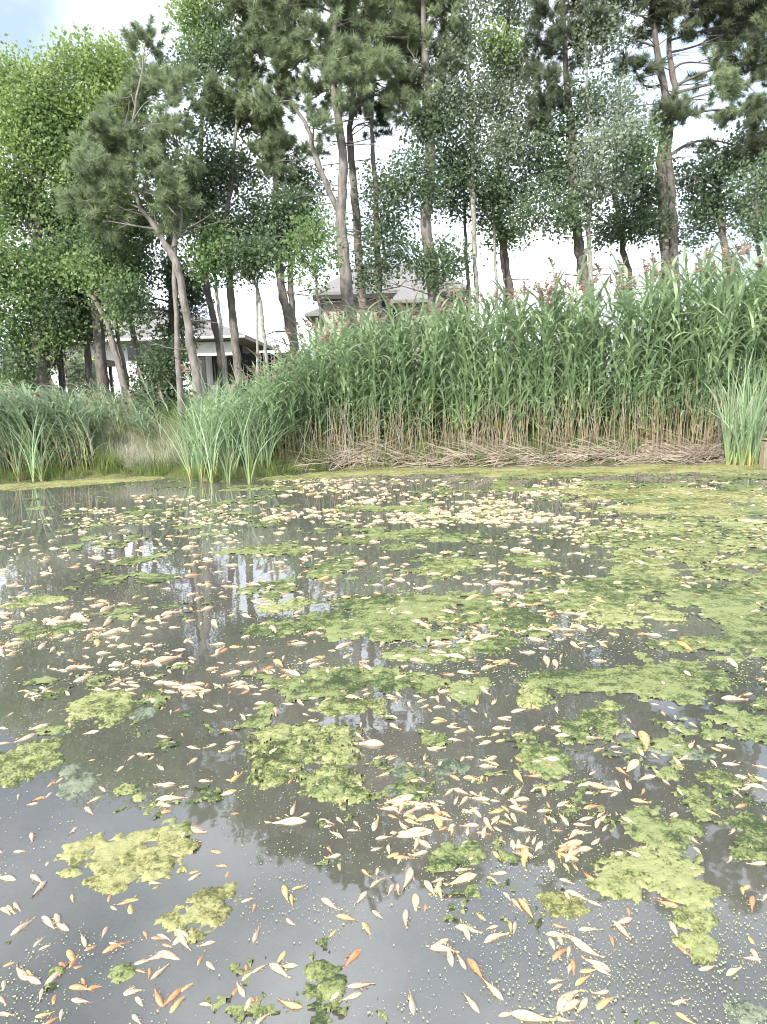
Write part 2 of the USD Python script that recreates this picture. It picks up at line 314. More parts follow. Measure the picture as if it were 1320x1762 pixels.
# dark garden fence of boards
D = 27.0
a_, b_ = atd(404, 612, D), atd(536, 604, D)
x0 = a_[0]; zt = (a_[2] + b_[2]) / 2
fe = thing("dark_fence", "black board fence between the white house and the beige house", "fence", (x0, D, 1.4))
nb = int((b_[0] - a_[0]) / 0.14)
for k in range(nb):
    xx = a_[0] + k * 0.14
    obj("board", bx(xx, xx + 0.13, D, D + 0.03, 1.35, zt + 0.012 * ((k * 7) % 5)), M["dark_cloth"], fe)
obj("rail", bx(a_[0], b_[0], D + 0.035, D + 0.08, 1.9, 2.0), M["dark_cloth"], fe)
c = atd(508, 598, D - 0.2)
obj("post", bx(c[0] - 0.07, c[0] + 0.07, D - 0.16, D - 0.02, 1.3, c[2] - 0.06), M["dark_cloth"], fe)
obj("post_cap", bx(c[0] - 0.11, c[0] + 0.11, D - 0.2, D + 0.02, c[2] - 0.058, c[2] + 0.03), M["white_trim"], fe)

# wooden post standing in the water at the reed edge
g = ground(1317, 806); g2 = atd(1317, 757, g[1])
po = thing("mooring_post", "pale weathered wooden post at the water edge beside the cattails", "post", (g[0], g[1], 0))
b = trimesh.creation.box((0.14, 0.13, g2[2] + 0.5)); b.apply_translation((0, 0, (g2[2] - 0.5) / 2))
b = trimesh.intersections.slice_mesh_plane(b, [0.25, 0.2, -1], [0, 0, g2[2] - 0.01], cap=True)
obj("shaft", b, M["old_wood"], po)
obj("cap", boxm(-0.08, 0.08, -0.075, 0.075, g2[2] + 0.002, g2[2] + 0.03), M["old_wood"], po)

# ------------------------------------------------------------------ foliage prototypes
def leaf_sprig(seed, n=26, size=0.085, spread=0.22, droop=0.0):
    r = np.random.default_rng(seed); parts = []
    for i in range(n):
        p = r.normal(size=3) * spread * [1, 1, 0.8]; p *= min(1, 0.5 / max(np.linalg.norm(p), 1e-6) * 1.0)
        d = p / (np.linalg.norm(p) + 1e-6) * 0.6 + r.normal(size=3) * 0.7 + [0, 0, -droop]; d /= np.linalg.norm(d)
        nn = np.array([0, 0, 1.0]) * 0.7 + r.normal(size=3) * 0.7; s = np.cross(d, nn); s /= np.linalg.norm(s); nn = np.cross(s, d)
        l = size * r.uniform(0.7, 1.3); w = l * r.uniform(0.36, 0.46)
        parts.append((np.array([p, p + d * l * 0.45 + s * w + nn * w * 0.3, p + d * l * 1.0, p + d * l * 0.45 - s * w + nn * w * 0.3]), np.array([[0, 1, 2], [0, 2, 3]])))
    return cat_mesh(parts)
def needle_tuft(seed, n=120, ln=0.17, shoot=0.22, width=0.014, droop=0.0):
    r = np.random.default_rng(seed); parts = []
    for i in range(n):
        t = r.uniform(0, 1); base = np.array([0, 0, t * shoot])
        a = r.uniform(0, 2 * PI); d = np.array([math.cos(a), math.sin(a), r.uniform(0.15, 1.2) - droop]); d /= np.linalg.norm(d)
        s = np.cross(d, r.normal(size=3)); s /= np.linalg.norm(s); l = ln * r.uniform(0.75, 1.2)
        parts.append((np.array([base - s * width / 2, base + s * width / 2, base + d * l]), np.array([[0, 1, 2]])))
    return cat_mesh(parts)
SPRIGS = {k: [leaf_sprig(100 + k * 10 + i, 42, 0.082 if k == 0 else 0.078, 0.20) for i in range(3)] for k in (0, 1)}
TUFTS = [needle_tuft(200 + i) for i in range(3)]
SPRUCE = [needle_tuft(230 + i, 100, 0.07, 0.38, 0.010) for i in range(2)]
KINDS = {"yellow": (SPRIGS[0], "yellow_leaf"), "green": (SPRIGS[0], "green_leaf"), "dark": (SPRIGS[1], "dark_leaf"), "grey": (SPRIGS[1], "grey_leaf"),
         "pine": (TUFTS, "pine_needle"), "darkpine": (TUFTS, "dark_needle"), "spruce": (SPRUCE, "dark_needle")}

def smooth_path(pts, k=4):
    pts = np.asarray(pts, float)
    if len(pts) < 3: return np.array([pts[0] + (pts[-1] - pts[0]) * t for t in np.linspace(0, 1, k * 2)])
    t = np.arange(len(pts)); from scipy.interpolate import CubicSpline
    cs = CubicSpline(t, pts, axis=0, bc_type="natural")
    return cs(np.linspace(0, len(pts) - 1, (len(pts) - 1) * k + 1))

DENS = 0.85
def tree(name, label, cat, d, stems, blobs, bark, group=None, seed=1, bare=0, sub_r=0.42, dens=1.0):
    """stems: polylines of (u, v, width px) from the bottom up; blobs: (u, v, ru, rv, kind)"""
    rng = np.random.default_rng(seed)
    paths = []
    for k, st in enumerate(stems):
        st = [tuple(s) for s in st]
        pts = [atd(u, v, d + 0.12 * k) for u, v, w in st]; rad = [w / 2 / pxm(d) for u, v, w in st]
        if k == 0 or st[0][1] > 440:
            a0 = pts[0]; zg = float(terr(a0[0], a0[1])) - 0.15
            if a0[2] > zg + 0.1:
                dirn = (pts[0] - pts[1]); dirn = dirn / max(abs(dirn[2]), 0.2); q = a0 + dirn * min(1.0, (a0[2] - zg)) * 0.5; q[2] = zg
                pts = [q] + pts; rad = [rad[0] * 1.25] + rad
        P = smooth_path(np.c_[np.array(pts), rad], 5)
        P[:, :2] += (np.random.default_rng(seed * 7 + k).normal(size=(len(P), 2)) * 0.012)
        paths.append(P)
    base = paths[0][0, :3].copy(); base[2] += 0.15
    t = thing(name, label, cat, base, 0, group)
    for P in paths:
        lump = 1 + 0.07 * np.random.default_rng(seed + 5).normal(size=len(P))
        obj("trunk", tube(P[:, :3] - base, np.maximum(P[:, 3] * lump, 0.008), 10), M[bark], t, smooth=True)
    allp = np.vstack(paths); allp = allp[allp[:, 2] > base[2] + 1.0] if (allp[:, 2] > base[2] + 1.0).any() else allp
    limbs, sets = [], {}
    for (u, v, ru, rv, kind) in blobs:
        c = atd(u, v, d + rng.uniform(-0.5, 0.5)); R = np.array([ru / pxm(d), 0.75 * ru / pxm(d), rv / pxm(d)])
        dist = np.linalg.norm((allp[:, :3] - c) * [1, 1, 1.4], axis=1) + np.where(allp[:, 2] > c[2] - 0.15, 1.2, 0)
        s = allp[dist.argmin()]
        mid = (s[:3] + c) / 2 + rng.normal(size=3) * 0.12 + [0, 0, 0.12]
        r0 = min(s[3] * 0.5, 0.015 + 0.018 * np.linalg.norm(c - s[:3]))
        path = smooth_path([s[:3], mid, c], 4); limbs.append(tube(path, np.linspace(r0, 0.014, len(path)), 5, False))
        pine = "pine" in kind or kind == "spruce"
        if not pine and u > 330: R = np.maximum(R - 0.22, R * 0.5); c = c + [0, 0, 0.10]
        area = PI * R[0] * R[2]
        nsub = max(3, int(area / (0.30 if not pine else 0.20) * 1.2))
        for j in range(nsub):
            e = rng.normal(size=3); e /= np.linalg.norm(e); e *= rng.uniform(0.2, 1.0) ** 0.5 * rng.uniform(0.8, 1.2) * (1.0 if rng.random() < 0.85 else 1.3)
            sc = c + e * R
            root = path[rng.integers(len(path) // 2, len(path))]
            m2 = (root + sc) / 2 + rng.normal(size=3) * 0.08
            limbs.append(tube(np.array([root, m2, sc]), [0.013, 0.010, 0.006], 4, False))
            nn = int((9 if not pine else 12) * dens * DENS * rng.uniform(0.5, 1.5)) + 2
            q = sc + rng.normal(size=(nn, 3)) * (sub_r * 0.54 if not pine else 0.18) * [1, 1, 0.6 if not pine else 0.55]
            ups = (q - (c - [0, 0, R[2] * 0.8])) ; ups /= np.linalg.norm(ups, axis=1, keepdims=True)
            S = sets.setdefault(kind, ([], [])); S[0].append(q); S[1].append(ups)
    for j in range(bare):   # dead twigs low on the trunk
        s = allp[rng.integers(0, len(allp))]
        dirn = np.array([rng.choice([-1, 1]) * rng.uniform(0.5, 1), rng.uniform(-0.6, 0.6), rng.uniform(-0.15, 0.35)])
        l = rng.uniform(0.5, 1.9); p1 = s[:3] + dirn * l * 0.5 + rng.normal(size=3) * 0.06; p2 = s[:3] + dirn * l + rng.normal(size=3) * 0.1
        limbs.append(tube(np.array([s[:3], p1, p2]), [0.018, 0.012, 0.005], 4, False))
        for _ in range(2):
            e = p1 + rng.normal(size=3) * [0.4, 0.3, 0.2]; limbs.append(tube(np.array([p1, (p1 + e) / 2 + [0, 0, .03], e]), [0.009, 0.007, 0.004], 3, False))
    if limbs:
        v, f = cat_mesh(limbs); obj("branches", (v - base, f), M[bark], t)
    for kind, (qs, us) in sets.items():
        q = np.vstack(qs); us = np.vstack(us); protos, mat = KINDS[kind]
        pine = "pine" in kind or kind == "spruce"
        sc = rng.uniform(0.8, 1.35, len(q)) * (d / 20.0) ** 0.5
        scatter("foliage", [(p, M[mat]) for p in protos], q - base, quats(len(q), rng, us if pine else None, 0.45), sc, rng.integers(0, len(protos), len(q)), t)
    return t
PG, LG, SG = "pines along the bank", "broadleaf trees along the bank", "thin saplings among the trees"
tree("broadleaf_tree", "yellow-green broadleaf tree with dark trunk at the open end of the row", "tree", 20,
     [[(74, 668, 20), (68, 600, 18), (60, 500, 16), (66, 380, 13), (75, 250, 10), (85, 180, 6), (95, 120, 3)]],
     [(60, 215, 60, 50, "yellow"), (115, 170, 45, 45, "yellow"), (90, 240, 60, 60, "green"), (40, 230, 40, 40, "green"), (35, 130, 25, 30, "yellow"), (95, 125, 14, 40, "yellow"), (130, 120, 12, 36, "yellow"), (10, 110, 16, 34, "yellow"), (60, 140, 14, 40, "yellow"), (25, 280, 60, 60, "yellow"), (100, 270, 70, 60, "yellow"), (50, 380, 75, 55, "green"), (30, 490, 70, 50, "green"), (110, 480, 55, 45, "green"), (70, 125, 35, 30, "yellow"), (150, 125, 30, 30, "yellow"), (20, 570, 50, 35, "green"), (75, 560, 50, 40, "green"), (-60, 300, 90, 110, "yellow"), (-40, 470, 80, 90, "green"), (15, 180, 50, 45, "yellow"), (25, 640, 30, 25, "dark"), (115, 420, 45, 36, "dark"), (100, 540, 40, 28, "dark"), (60, 600, 36, 20, "green"), (10, 610, 36, 22, "dark"), (40, 330, 40, 30, "dark")], "dark_bark", LG, 11, sub_r=0.40, dens=0.5)
tree("broadleaf_tree", "thin forked broadleaf trunk behind the awning end", "tree", 21.5,
     [[(106, 662, 8), (100, 610, 7), (92, 560, 6), (90, 480, 5)], [(110, 660, 6), (107, 600, 6), (112, 560, 5), (118, 500, 4)]],
     [(100, 540, 50, 35, "dark"), (70, 470, 50, 40, "dark"), (130, 430, 50, 45, "dark"), (140, 545, 34, 28, "green"), (160, 500, 40, 35, "dark"), (90, 585, 30, 20, "dark")], "dark_bark", LG, 12)
tree("broadleaf_tree", "slim broadleaf tree with straight brown trunk next to the thick trunk", "tree", 21,
     [[(154, 664, 11), (150, 600, 10), (146, 540, 10), (144, 470, 9), (142, 350, 7), (150, 220, 5)]],
     [(150, 320, 55, 55, "green"), (170, 420, 60, 45, "dark"), (130, 390, 50, 40, "dark"), (140, 230, 50, 55, "yellow"), (165, 480, 40, 35, "dark")], "dark_bark", LG, 13)
tree("broadleaf_tree", "thick dark broadleaf trunk with yellow-green crown top", "tree", 20,
     [[(178, 668, 21), (172, 600, 18), (166, 520, 18), (162, 440, 16), (165, 330, 12), (180, 200, 8), (195, 120, 4)]],
     [(190, 140, 45, 50, "yellow"), (160, 180, 45, 50, "yellow"), (205, 215, 40, 45, "yellow"), (175, 115, 25, 30, "yellow"), (195, 330, 55, 45, "dark"), (180, 400, 50, 40, "dark"), (215, 150, 25, 35, "yellow")], "dark_bark", LG, 14)
tree("broadleaf_tree", "leaning bunch of grey stems bending out over the low reeds", "tree", 18.8,
     [[(226, 700, 11), (212, 650, 10), (197, 600, 9), (186, 560, 9), (172, 530, 8), (150, 500, 5)], [(214, 690, 9), (206, 640, 8), (192, 590, 8), (184, 520, 7), (180, 470, 5)], [(222, 690, 8), (216, 640, 7), (203, 580, 7), (197, 520, 5)]],
     [(150, 470, 45, 35, "green"), (205, 470, 45, 30, "green"), (180, 440, 40, 30, "dark"), (235, 510, 36, 24, "dark"), (190, 520, 34, 22, "green")], "pine_bark", LG, 15)
tree("broadleaf_tree", "slender leaning broadleaf trunk beside the spruce", "tree", 19.6,
     [[(246, 668, 10), (240, 620, 10), (228, 570, 9), (214, 510, 9), (204, 450, 8), (205, 370, 5)]],
     [(215, 400, 45, 45, "dark"), (235, 465, 35, 25, "dark"), (195, 370, 45, 40, "green")], "dark_bark", LG, 16)
tree("spruce_tree", "dark spruce with drooping flat boughs and ivy-wrapped trunk", "tree", 21.5,
     [[(300, 668, 16), (299, 600, 16), (297, 520, 14), (292, 420, 11), (285, 300, 8), (276, 180, 5)]],
     [(250, 508, 45, 10, "spruce"), (270, 545, 42, 9, "spruce"), (325, 548, 28, 10, "spruce"), (235, 535, 28, 7, "spruce"), (325, 500, 26, 14, "dark"), (295, 580, 22, 40, "dark"), (275, 620, 28, 40, "dark"), (310, 470, 30, 25, "dark"), (265, 465, 35, 14, "spruce"), (300, 650, 30, 30, "dark")], "dark_bark", None, 17)
tree("pine_tree", "red-brown pine leaning far over, its low forked top full of pale tufts", "tree", 17.6,
     [[(347, 712, 17), (338, 650, 15), (325, 570, 14), (311, 490, 13), (300, 445, 13), (283, 418, 10), (258, 378, 8), (235, 340, 6), (225, 250, 5), (240, 150, 4), (250, 70, 2)], [(300, 447, 9), (308, 405, 8), (309, 350, 6), (290, 280, 4)]],
     [(245, 330, 48, 22, "pine"), (205, 318, 40, 22, "pine"), (285, 350, 38, 20, "pine"), (270, 290, 52, 26, "pine"), (215, 265, 48, 28, "pine"), (300, 240, 40, 30, "pine"), (240, 215, 45, 28, "pine"), (180, 240, 32, 30, "pine"), (225, 170, 30, 28, "pine"), (255, 130, 20, 26, "pine"), (252, 80, 9, 24, "pine"), (265, 385, 34, 18, "pine"), (185, 380, 32, 16, "pine"), (160, 300, 30, 22, "pine"), (300, 180, 34, 28, "pine"), (145, 345, 26, 16, "pine")], "pine_bark", PG, 18, 10)
tree("broadleaf_tree", "dark broadleaf tree whose crooked trunk stands just behind the leaning pine", "tree", 20.5,
     [[(384, 668, 12), (379, 610, 12), (368, 550, 11), (354, 485, 11), (349, 430, 10), (345, 330, 8), (350, 180, 6), (360, 70, 3)]],
     [(350, 400, 45, 35, "dark"), (320, 320, 50, 50, "dark"), (360, 330, 50, 45, "dark"), (345, 60, 45, 45, "green"), (335, 140, 40, 45, "dark"), (380, 110, 45, 45, "dark"), (370, 210, 50, 50, "dark"), (340, 10, 30, 35, "yellow"), (300, 270, 35, 40, "dark"), (385, 440, 30, 20, "dark"), (390, 20, 40, 40, "dark")], "dark_bark", LG, 19)
tree("birch_sapling", "thin pale sapling trunk crossing in front of a crooked dark trunk", "tree", 18.6,
     [[(387, 660, 6), (382, 590, 6), (376, 530, 5), (371, 480, 5), (370, 430, 3)]],
     [(372, 425, 25, 28, "green"), (360, 460, 12, 12, "green")], "pale_bark", SG, 20)
tree("broadleaf_tree", "dark-crowned tree with a smooth upright brown trunk near the porch", "tree", 20,
     [[(411, 652, 14), (405, 590, 13), (398, 520, 13), (393, 460, 13), (390, 390, 10), (400, 280, 7), (410, 180, 4)]],
     [(400, 400, 50, 35, "dark"), (440, 370, 50, 40, "dark"), (410, 320, 50, 45, "dark"), (465, 410, 45, 28, "dark"), (440, 300, 45, 40, "dark"), (385, 270, 40, 45, "dark"), (440, 435, 30, 15, "dark"), (500, 380, 40, 40, "dark")], "pine_bark", LG, 21)
tree("sapling", "slim grey sapling with a Y fork standing alone against white sky", "tree", 18.4,
     [[(461, 640, 6), (455, 580, 6), (449, 530, 6), (443, 498, 5), (434, 470, 4), (424, 440, 3)], [(443, 500, 4), (452, 470, 3), (456, 445, 2)]],
     [(430, 450, 22, 15, "dark"), (460, 440, 22, 14, "dark"), (415, 462, 12, 8, "dark")], "pale_bark", SG, 22)
tree("pine_tree", "twin-stemmed pine joined low in a narrow V", "tree", 20.2,
     [[(508, 610, 17), (498, 560, 15), (486, 500, 14), (478, 440, 13), (474, 340, 11), (480, 220, 9), (478, 100, 6), (480, -20, 4)], [(507, 575, 10), (503, 530, 10), (499, 450, 9), (492, 340, 7), (470, 230, 4)]],
     [(430, 220, 50, 32, "pine"), (470, 170, 50, 30, "pine"), (420, 150, 45, 32, "pine"), (490, 270, 42, 26, "pine"), (450, 290, 40, 24, "pine"), (400, 200, 38, 30, "pine"), (440, 80, 50, 35, "pine"), (480, 20, 50, 40, "pine"), (470, -50, 60, 40, "pine"), (520, 320, 28, 22, "dark"), (505, 410, 38, 35, "dark"), (470, 430, 30, 18, "dark"), (525, 370, 28, 28, "dark"), (410, 60, 40, 40, "pine"), (400, -30, 40, 40, "pine")], "pine_bark", PG, 23, 14)
tree("sapling", "sparse light-leaved sapling beside the low wing of the beige house", "tree", 17.2,
     [[(553, 560, 5), (546, 505, 4), (541, 450, 4), (537, 400, 3)]],
     [(540, 420, 25, 30, "green"), (545, 465, 22, 22, "green"), (525, 440, 18, 20, "green"), (555, 400, 18, 25, "green")], "dark_bark", SG, 24, 3, dens=0.22)
tree("pine_tree", "tallest grey-brown pine, thick trunk bulging where a bare limb forks off", "tree", 18.6,
     [[(606, 580, 22), (599, 520, 20), (593, 450, 19), (586, 385, 18), (590, 320, 16), (589, 250, 14), (578, 180, 12), (574, 90, 9), (582, -20, 7), (590, -130, 4)], [(583, 362, 10), (562, 318, 9), (543, 265, 8), (524, 210, 6), (500, 180, 4)]],
     [(530, 60, 48, 30, "pine"), (590, 35, 50, 30, "pine"), (505, 120, 48, 26, "pine"), (560, 115, 45, 26, "pine"), (620, 100, 45, 26, "pine"), (480, 175, 40, 20, "pine"), (545, 165, 40, 18, "pine"), (640, 40, 45, 30, "pine"), (610, 160, 42, 18, "pine"), (560, -20, 65, 35, "pine"), (500, 10, 45, 35, "pine"), (630, -50, 55, 40, "pine"), (580, -110, 55, 35, "pine"), (540, 215, 28, 14, "pine"), (650, 110, 30, 22, "pine")], "pine_bark", PG, 25, 22)
tree("pine_tree", "slim pine standing close beside the tallest pine, gently curved trunk", "tree", 20.4,
     [[(631, 580, 15), (624, 520, 14), (618, 450, 14), (613, 370, 13), (606, 290, 12), (602, 235, 10), (610, 150, 8), (625, 50, 6), (640, -70, 4)]],
     [(680, 40, 45, 30, "pine"), (660, 150, 40, 20, "pine"), (690, 100, 38, 28, "pine"), (660, -10, 50, 35, "pine"), (640, 210, 30, 14, "darkpine"), (690, 170, 30, 18, "darkpine"), (650, -80, 50, 35, "pine")], "pine_bark", PG, 26, 26)
tree("ivy_tree", "thin dark trunk wrapped in leafy ivy in front of the grey roof", "tree", 19.2,
     [[(655, 570, 10), (653, 500, 10), (650, 420, 10), (646, 320, 8), (640, 220, 6), (645, 120, 4), (660, 30, 3)]],
     [(664, 385, 22, 30, "dark"), (653, 430, 12, 45, "dark"), (690, 440, 16, 16, "dark"), (652, 330, 14, 25, "dark"), (645, 480, 10, 16, "dark"), (676, 340, 16, 14, "dark")], "dark_bark", None, 27, 22, dens=0.7)
tree("pine_tree", "stout pine with crooked trunk and ivy at its foot above the roof vent", "tree", 19,
     [[(747, 530, 20), (743, 470, 19), (736, 420, 18), (733, 370, 18), (739, 310, 17), (740, 220, 14), (732, 100, 10), (726, -40, 7), (722, -160, 4)]],
     [(720, 30, 38, 40, "pine"), (745, 120, 34, 36, "darkpine"), (715, 110, 30, 36, "pine"), (725, 230, 34, 40, "dark"), (760, 300, 42, 38, "dark"), (715, 285, 25, 22, "dark"), (748, 475, 9, 26, "dark"), (735, 340, 30, 18, "dark"), (768, 450, 10, 14, "dark"), (720, -60, 50, 45, "pine"), (745, -140, 45, 40, "pine"), (765, 60, 36, 36, "pine"), (755, 210, 30, 40, "dark"), (700, 180, 30, 24, "pine"), (760, 20, 30, 30, "pine")], "pine_bark", PG, 28, 14)
tree("poplar_tree", "thin dark poplar pole among paler stems above the reeds", "tree", 20.5,
     [[(807, 540, 6), (803, 460, 6), (800, 380, 5), (797, 300, 4)]],
     [(795, 300, 40, 40, "dark"), (780, 350, 30, 20, "dark")], "dark_bark", "slim poplars", 29)
tree("poplar_tree", "whitish poplar with two-pronged stem and tall leafy column crown", "tree", 19.4,
     [[(822, 540, 8), (818, 460, 8), (816, 390, 8), (814, 320, 8), (811, 220, 7), (807, 120, 5), (806, 20, 3)], [(815, 345, 5), (806, 310, 4), (803, 260, 3)]],
     [(820, 200, 50, 60, "grey"), (800, 110, 42, 50, "grey"), (785, 250, 42, 50, "dark"), (850, 250, 42, 55, "grey"), (830, 325, 50, 24, "dark"), (812, 20, 40, 45, "grey"), (855, 130, 40, 60, "grey"), (850, 60, 30, 40, "yellow"), (780, 180, 30, 40, "grey"), (815, -60, 35, 50, "grey"), (860, 200, 40, 50, "grey")], "pale_bark", "slim poplars", 30)
tree("poplar_tree", "very thin pale poplar stem close to a darker trunk", "tree", 20,
     [[(856, 540, 5), (853, 460, 5), (850, 390, 5), (852, 320, 3)]],
     [(850, 330, 32, 30, "grey"), (835, 370, 20, 14, "dark")], "pale_bark", "slim poplars", 31)
tree("broadleaf_tree", "dark mid-sized trunk with mossy base and narrow crown next to the poplars", "tree", 20.8,
     [[(880, 540, 14), (872, 470, 14), (864, 410, 13), (858, 350, 11), (862, 220, 8), (872, 80, 5), (880, -60, 3)]],
     [(885, 255, 45, 45, "dark"), (880, 345, 40, 26, "dark"), (905, 180, 34, 50, "dark"), (880, 110, 30, 50, "grey"), (880, 400, 25, 18, "green"), (915, 300, 30, 30, "dark"), (890, 20, 32, 45, "grey"), (885, -60, 35, 45, "grey")], "dark_bark", LG, 32, 8)
tree("pine_tree", "heavy dark trunk with low black-green crown near tall pink plumes", "tree", 19,
     [[(1012, 520, 20), (1005, 470, 19), (996, 420, 18), (987, 350, 17), (984, 260, 14), (976, 140, 10), (970, 10, 7), (975, -120, 4)]],
     [(970, 330, 65, 30, "dark"), (930, 375, 42, 20, "dark"), (1000, 275, 50, 40, "dark"), (955, 235, 45, 40, "dark"), (940, 310, 40, 30, "dark"), (960, 180, 32, 28, "darkpine"), (985, 70, 42, 30, "darkpine"), (950, 20, 42, 30, "darkpine"), (1010, 10, 40, 30, "darkpine"), (975, -60, 60, 40, "pine"), (970, 385, 38, 14, "dark"), (1000, 190, 40, 40, "dark"), (920, 90, 25, 20, "darkpine"), (980, -130, 50, 40, "pine"), (940, 140, 20, 18, "darkpine")], "dark_bark", PG, 33, 26)
tree("poplar_tree", "pale grey poplar with silvery leaf column touching the heavy dark trunk", "tree", 18.6,
     [[(1017, 520, 8), (1016, 450, 8), (1014, 380, 7), (1019, 280, 6), (1012, 170, 5), (1008, 60, 3)]],
     [(1040, 250, 50, 55, "grey"), (1060, 330, 45, 35, "grey"), (1025, 170, 42, 50, "grey"), (1035, 90, 42, 50, "grey"), (1070, 200, 36, 45, "grey"), (1020, 320, 35, 30, "grey"), (1090, 260, 28, 35, "green"), (1030, 20, 34, 40, "grey"), (1030, -60, 36, 45, "grey")], "pale_bark", "slim poplars", 34)
tree("broadleaf_tree", "small dark leaning tree between the poplar and the twin trunks", "tree", 20.6,
     [[(1083, 500, 11), (1075, 440, 10), (1066, 385, 9), (1057, 320, 7), (1060, 230, 5)]],
     [(1075, 380, 34, 18, "dark"), (1090, 330, 34, 30, "dark"), (1050, 400, 30, 14, "dark"), (1110, 380, 25, 20, "dark")], "dark_bark", LG, 35, 5)
tree("pine_tree", "pine with two dark parallel trunks and long bare limbs against the sky", "tree", 20,
     [[(1146, 490, 17), (1143, 420, 16), (1141, 340, 16), (1138, 260, 14), (1146, 180, 12), (1130, 80, 9), (1118, -60, 6), (1115, -200, 4)], [(1160, 490, 17), (1158, 410, 16), (1153, 320, 16), (1149, 240, 13), (1162, 160, 10), (1152, 90, 8), (1160, -40, 6), (1170, -200, 4)]],
     [(1095, 25, 45, 24, "darkpine"), (1175, 15, 55, 26, "darkpine"), (1245, 60, 50, 26, "darkpine"), (1215, 172, 55, 17, "pine"), (1270, 190, 48, 20, "pine"), (1290, 110, 34, 22, "darkpine"), (1180, -80, 80, 45, "darkpine"), (1085, -50, 50, 40, "darkpine"), (1060, 60, 28, 20, "darkpine"), (1160, 200, 30, 12, "darkpine"), (1130, -160, 80, 45, "pine"), (1200, -220, 70, 45, "pine"), (1250, -20, 55, 40, "darkpine"), (1110, 330, 25, 25, "dark"), (1120, 390, 25, 20, "dark"), (1300, 30, 45, 30, "darkpine"), (1225, 110, 40, 18, "pine"), (1090, 110, 26, 18, "darkpine"), (1200, -10, 50, 30, "darkpine"), (1270, 250, 50, 20, "darkpine"), (1290, 150, 40, 18, "pine"), (1140, 40, 34, 20, "darkpine")], "dark_bark", PG, 36, 44)
tree("broadleaf_tree", "broad black-green tree filling the space behind the tallest reeds", "tree", 21,
     [[(1258, 500, 12), (1248, 430, 11), (1238, 360, 10), (1235, 280, 7)]],
     [(1200, 360, 45, 36, "dark"), (1255, 340, 50, 50, "dark"), (1300, 250, 45, 45, "dark"), (1240, 285, 42, 34, "dark"), (1215, 405, 40, 20, "dark"), (1300, 350, 35, 40, "dark"), (1190, 310, 32, 26, "dark"), (1340, 320, 45, 60, "dark"), (1285, 280, 12, 10, "yellow")], "dark_bark", LG, 37, 4)
tree("sapling", "thin reddish stem rising beside the broad black-green tree", "tree", 18.2,
     [[(1310, 490, 7), (1306, 430, 6), (1302, 370, 5), (1304, 300, 4)]],
     [(1305, 310, 25, 30, "dark"), (1320, 400, 15, 20, "dark")], "dark_bark", SG, 38)
tree("pine_tree", "pine past the frame edge whose tufted boughs reach into view", "tree", 20,
     [[(1392, 500, 18), (1388, 300, 15), (1380, 100, 11), (1385, -120, 6)]],
     [(1330, 60, 45, 26, "pine"), (1340, 150, 40, 24, "pine"), (1345, -20, 50, 30, "pine"), (1390, -100, 70, 50, "pine"), (1310, 10, 30, 20, "pine"), (1330, 210, 30, 20, "darkpine"), (1360, -200, 60, 50, "pine")], "dark_bark", PG, 39, 10)
# shrubs behind the low reeds
def shrub(label, d, blobs, seed, name="shrub"):
    tree(name, label, "shrub", d, [[(blobs[0][0], blobs[0][1] + blobs[0][3], 5), (blobs[0][0] + 2, blobs[0][1], 4), (blobs[0][0], blobs[0][1] - blobs[0][3] * 0.5, 2)]], blobs, "dark_bark", None, seed, 0, 0.35, 1.2)
shrub("dark leafy shrub at the foot of the spruce", 19.2, [(280, 650, 30, 45, "dark"), (262, 690, 30, 25, "dark"), (300, 690, 25, 25, "dark"), (290, 610, 22, 25, "dark")], 51)
shrub("grey-leaved bush below the yellow-green awning edge", 24, [(128, 640, 20, 20, "grey"), (145, 650, 14, 14, "grey")], 52)
shrub("loose bush at the foot of the yellow-green tree", 21, [(42, 650, 22, 22, "green"), (60, 625, 20, 18, "dark"), (20, 665, 15, 10, "yellow")], 53)
# ------------------------------------------------------------------ reeds and cattails
def strip(pts, wid, side, fold=0.0):
    pts = np.asarray(pts, float); n = len(pts); v = []
    for i in range(n):
        v += [pts[i] - side * wid[i] / 2, pts[i] + side * wid[i] / 2]
    f = []
    for i in range(n - 1):
        f += [[2 * i, 2 * i + 1, 2 * i + 3], [2 * i, 2 * i + 3, 2 * i + 2]]
    return np.array(v), np.array(f)
def arch_leaf(root, az, ln, wd, rise, droop, rng, n=6):
    d = np.array([math.cos(az), math.sin(az), 0]); side = np.array([-math.sin(az), math.cos(az), 0.0]) ; side = side + [0, 0, rng.uniform(-.5, .5)]; side /= np.linalg.norm(side)
    p = np.array(root, float); pts = [p.copy()]; ang = rise
    for i in range(n - 1):
        p = p + (d * math.cos(ang) + np.array([0, 0, math.sin(ang)])) * ln / (n - 1); pts.append(p.copy()); ang -= droop * (0.5 + 1.2 * i / n) / (n - 1)
    t = np.linspace(0, 1, n); wid = wd * np.clip(np.minimum(0.45 + 3 * t, 1.0) * (1 - t ** 2.2) + 0.03, 0.03, 1)
    return strip(pts, wid, side)
def plume_mesh(top, tdir, rng, size=0.28):
    parts = []
    for i in range(46):
        t = rng.uniform(0, 1); b = top + tdir * t * size * 0.8
        az = rng.normal(0.6, 1.1); d = np.array([math.cos(az), math.sin(az), rng.uniform(0.0, 1.5)]); d /= np.linalg.norm(d)
        l = size * rng.uniform(0.25, 0.6) * (1.1 - 0.6 * t)
        m_ = b + d * l * 0.5; e = b + d * l + np.array([0.03, 0, -0.35 * l])
        s = np.cross(d, rng.normal(size=3)); s /= np.linalg.norm(s)
        parts.append(strip([b, m_, e], [0.012, 0.02, 0.006], s))
    return cat_mesh(parts)
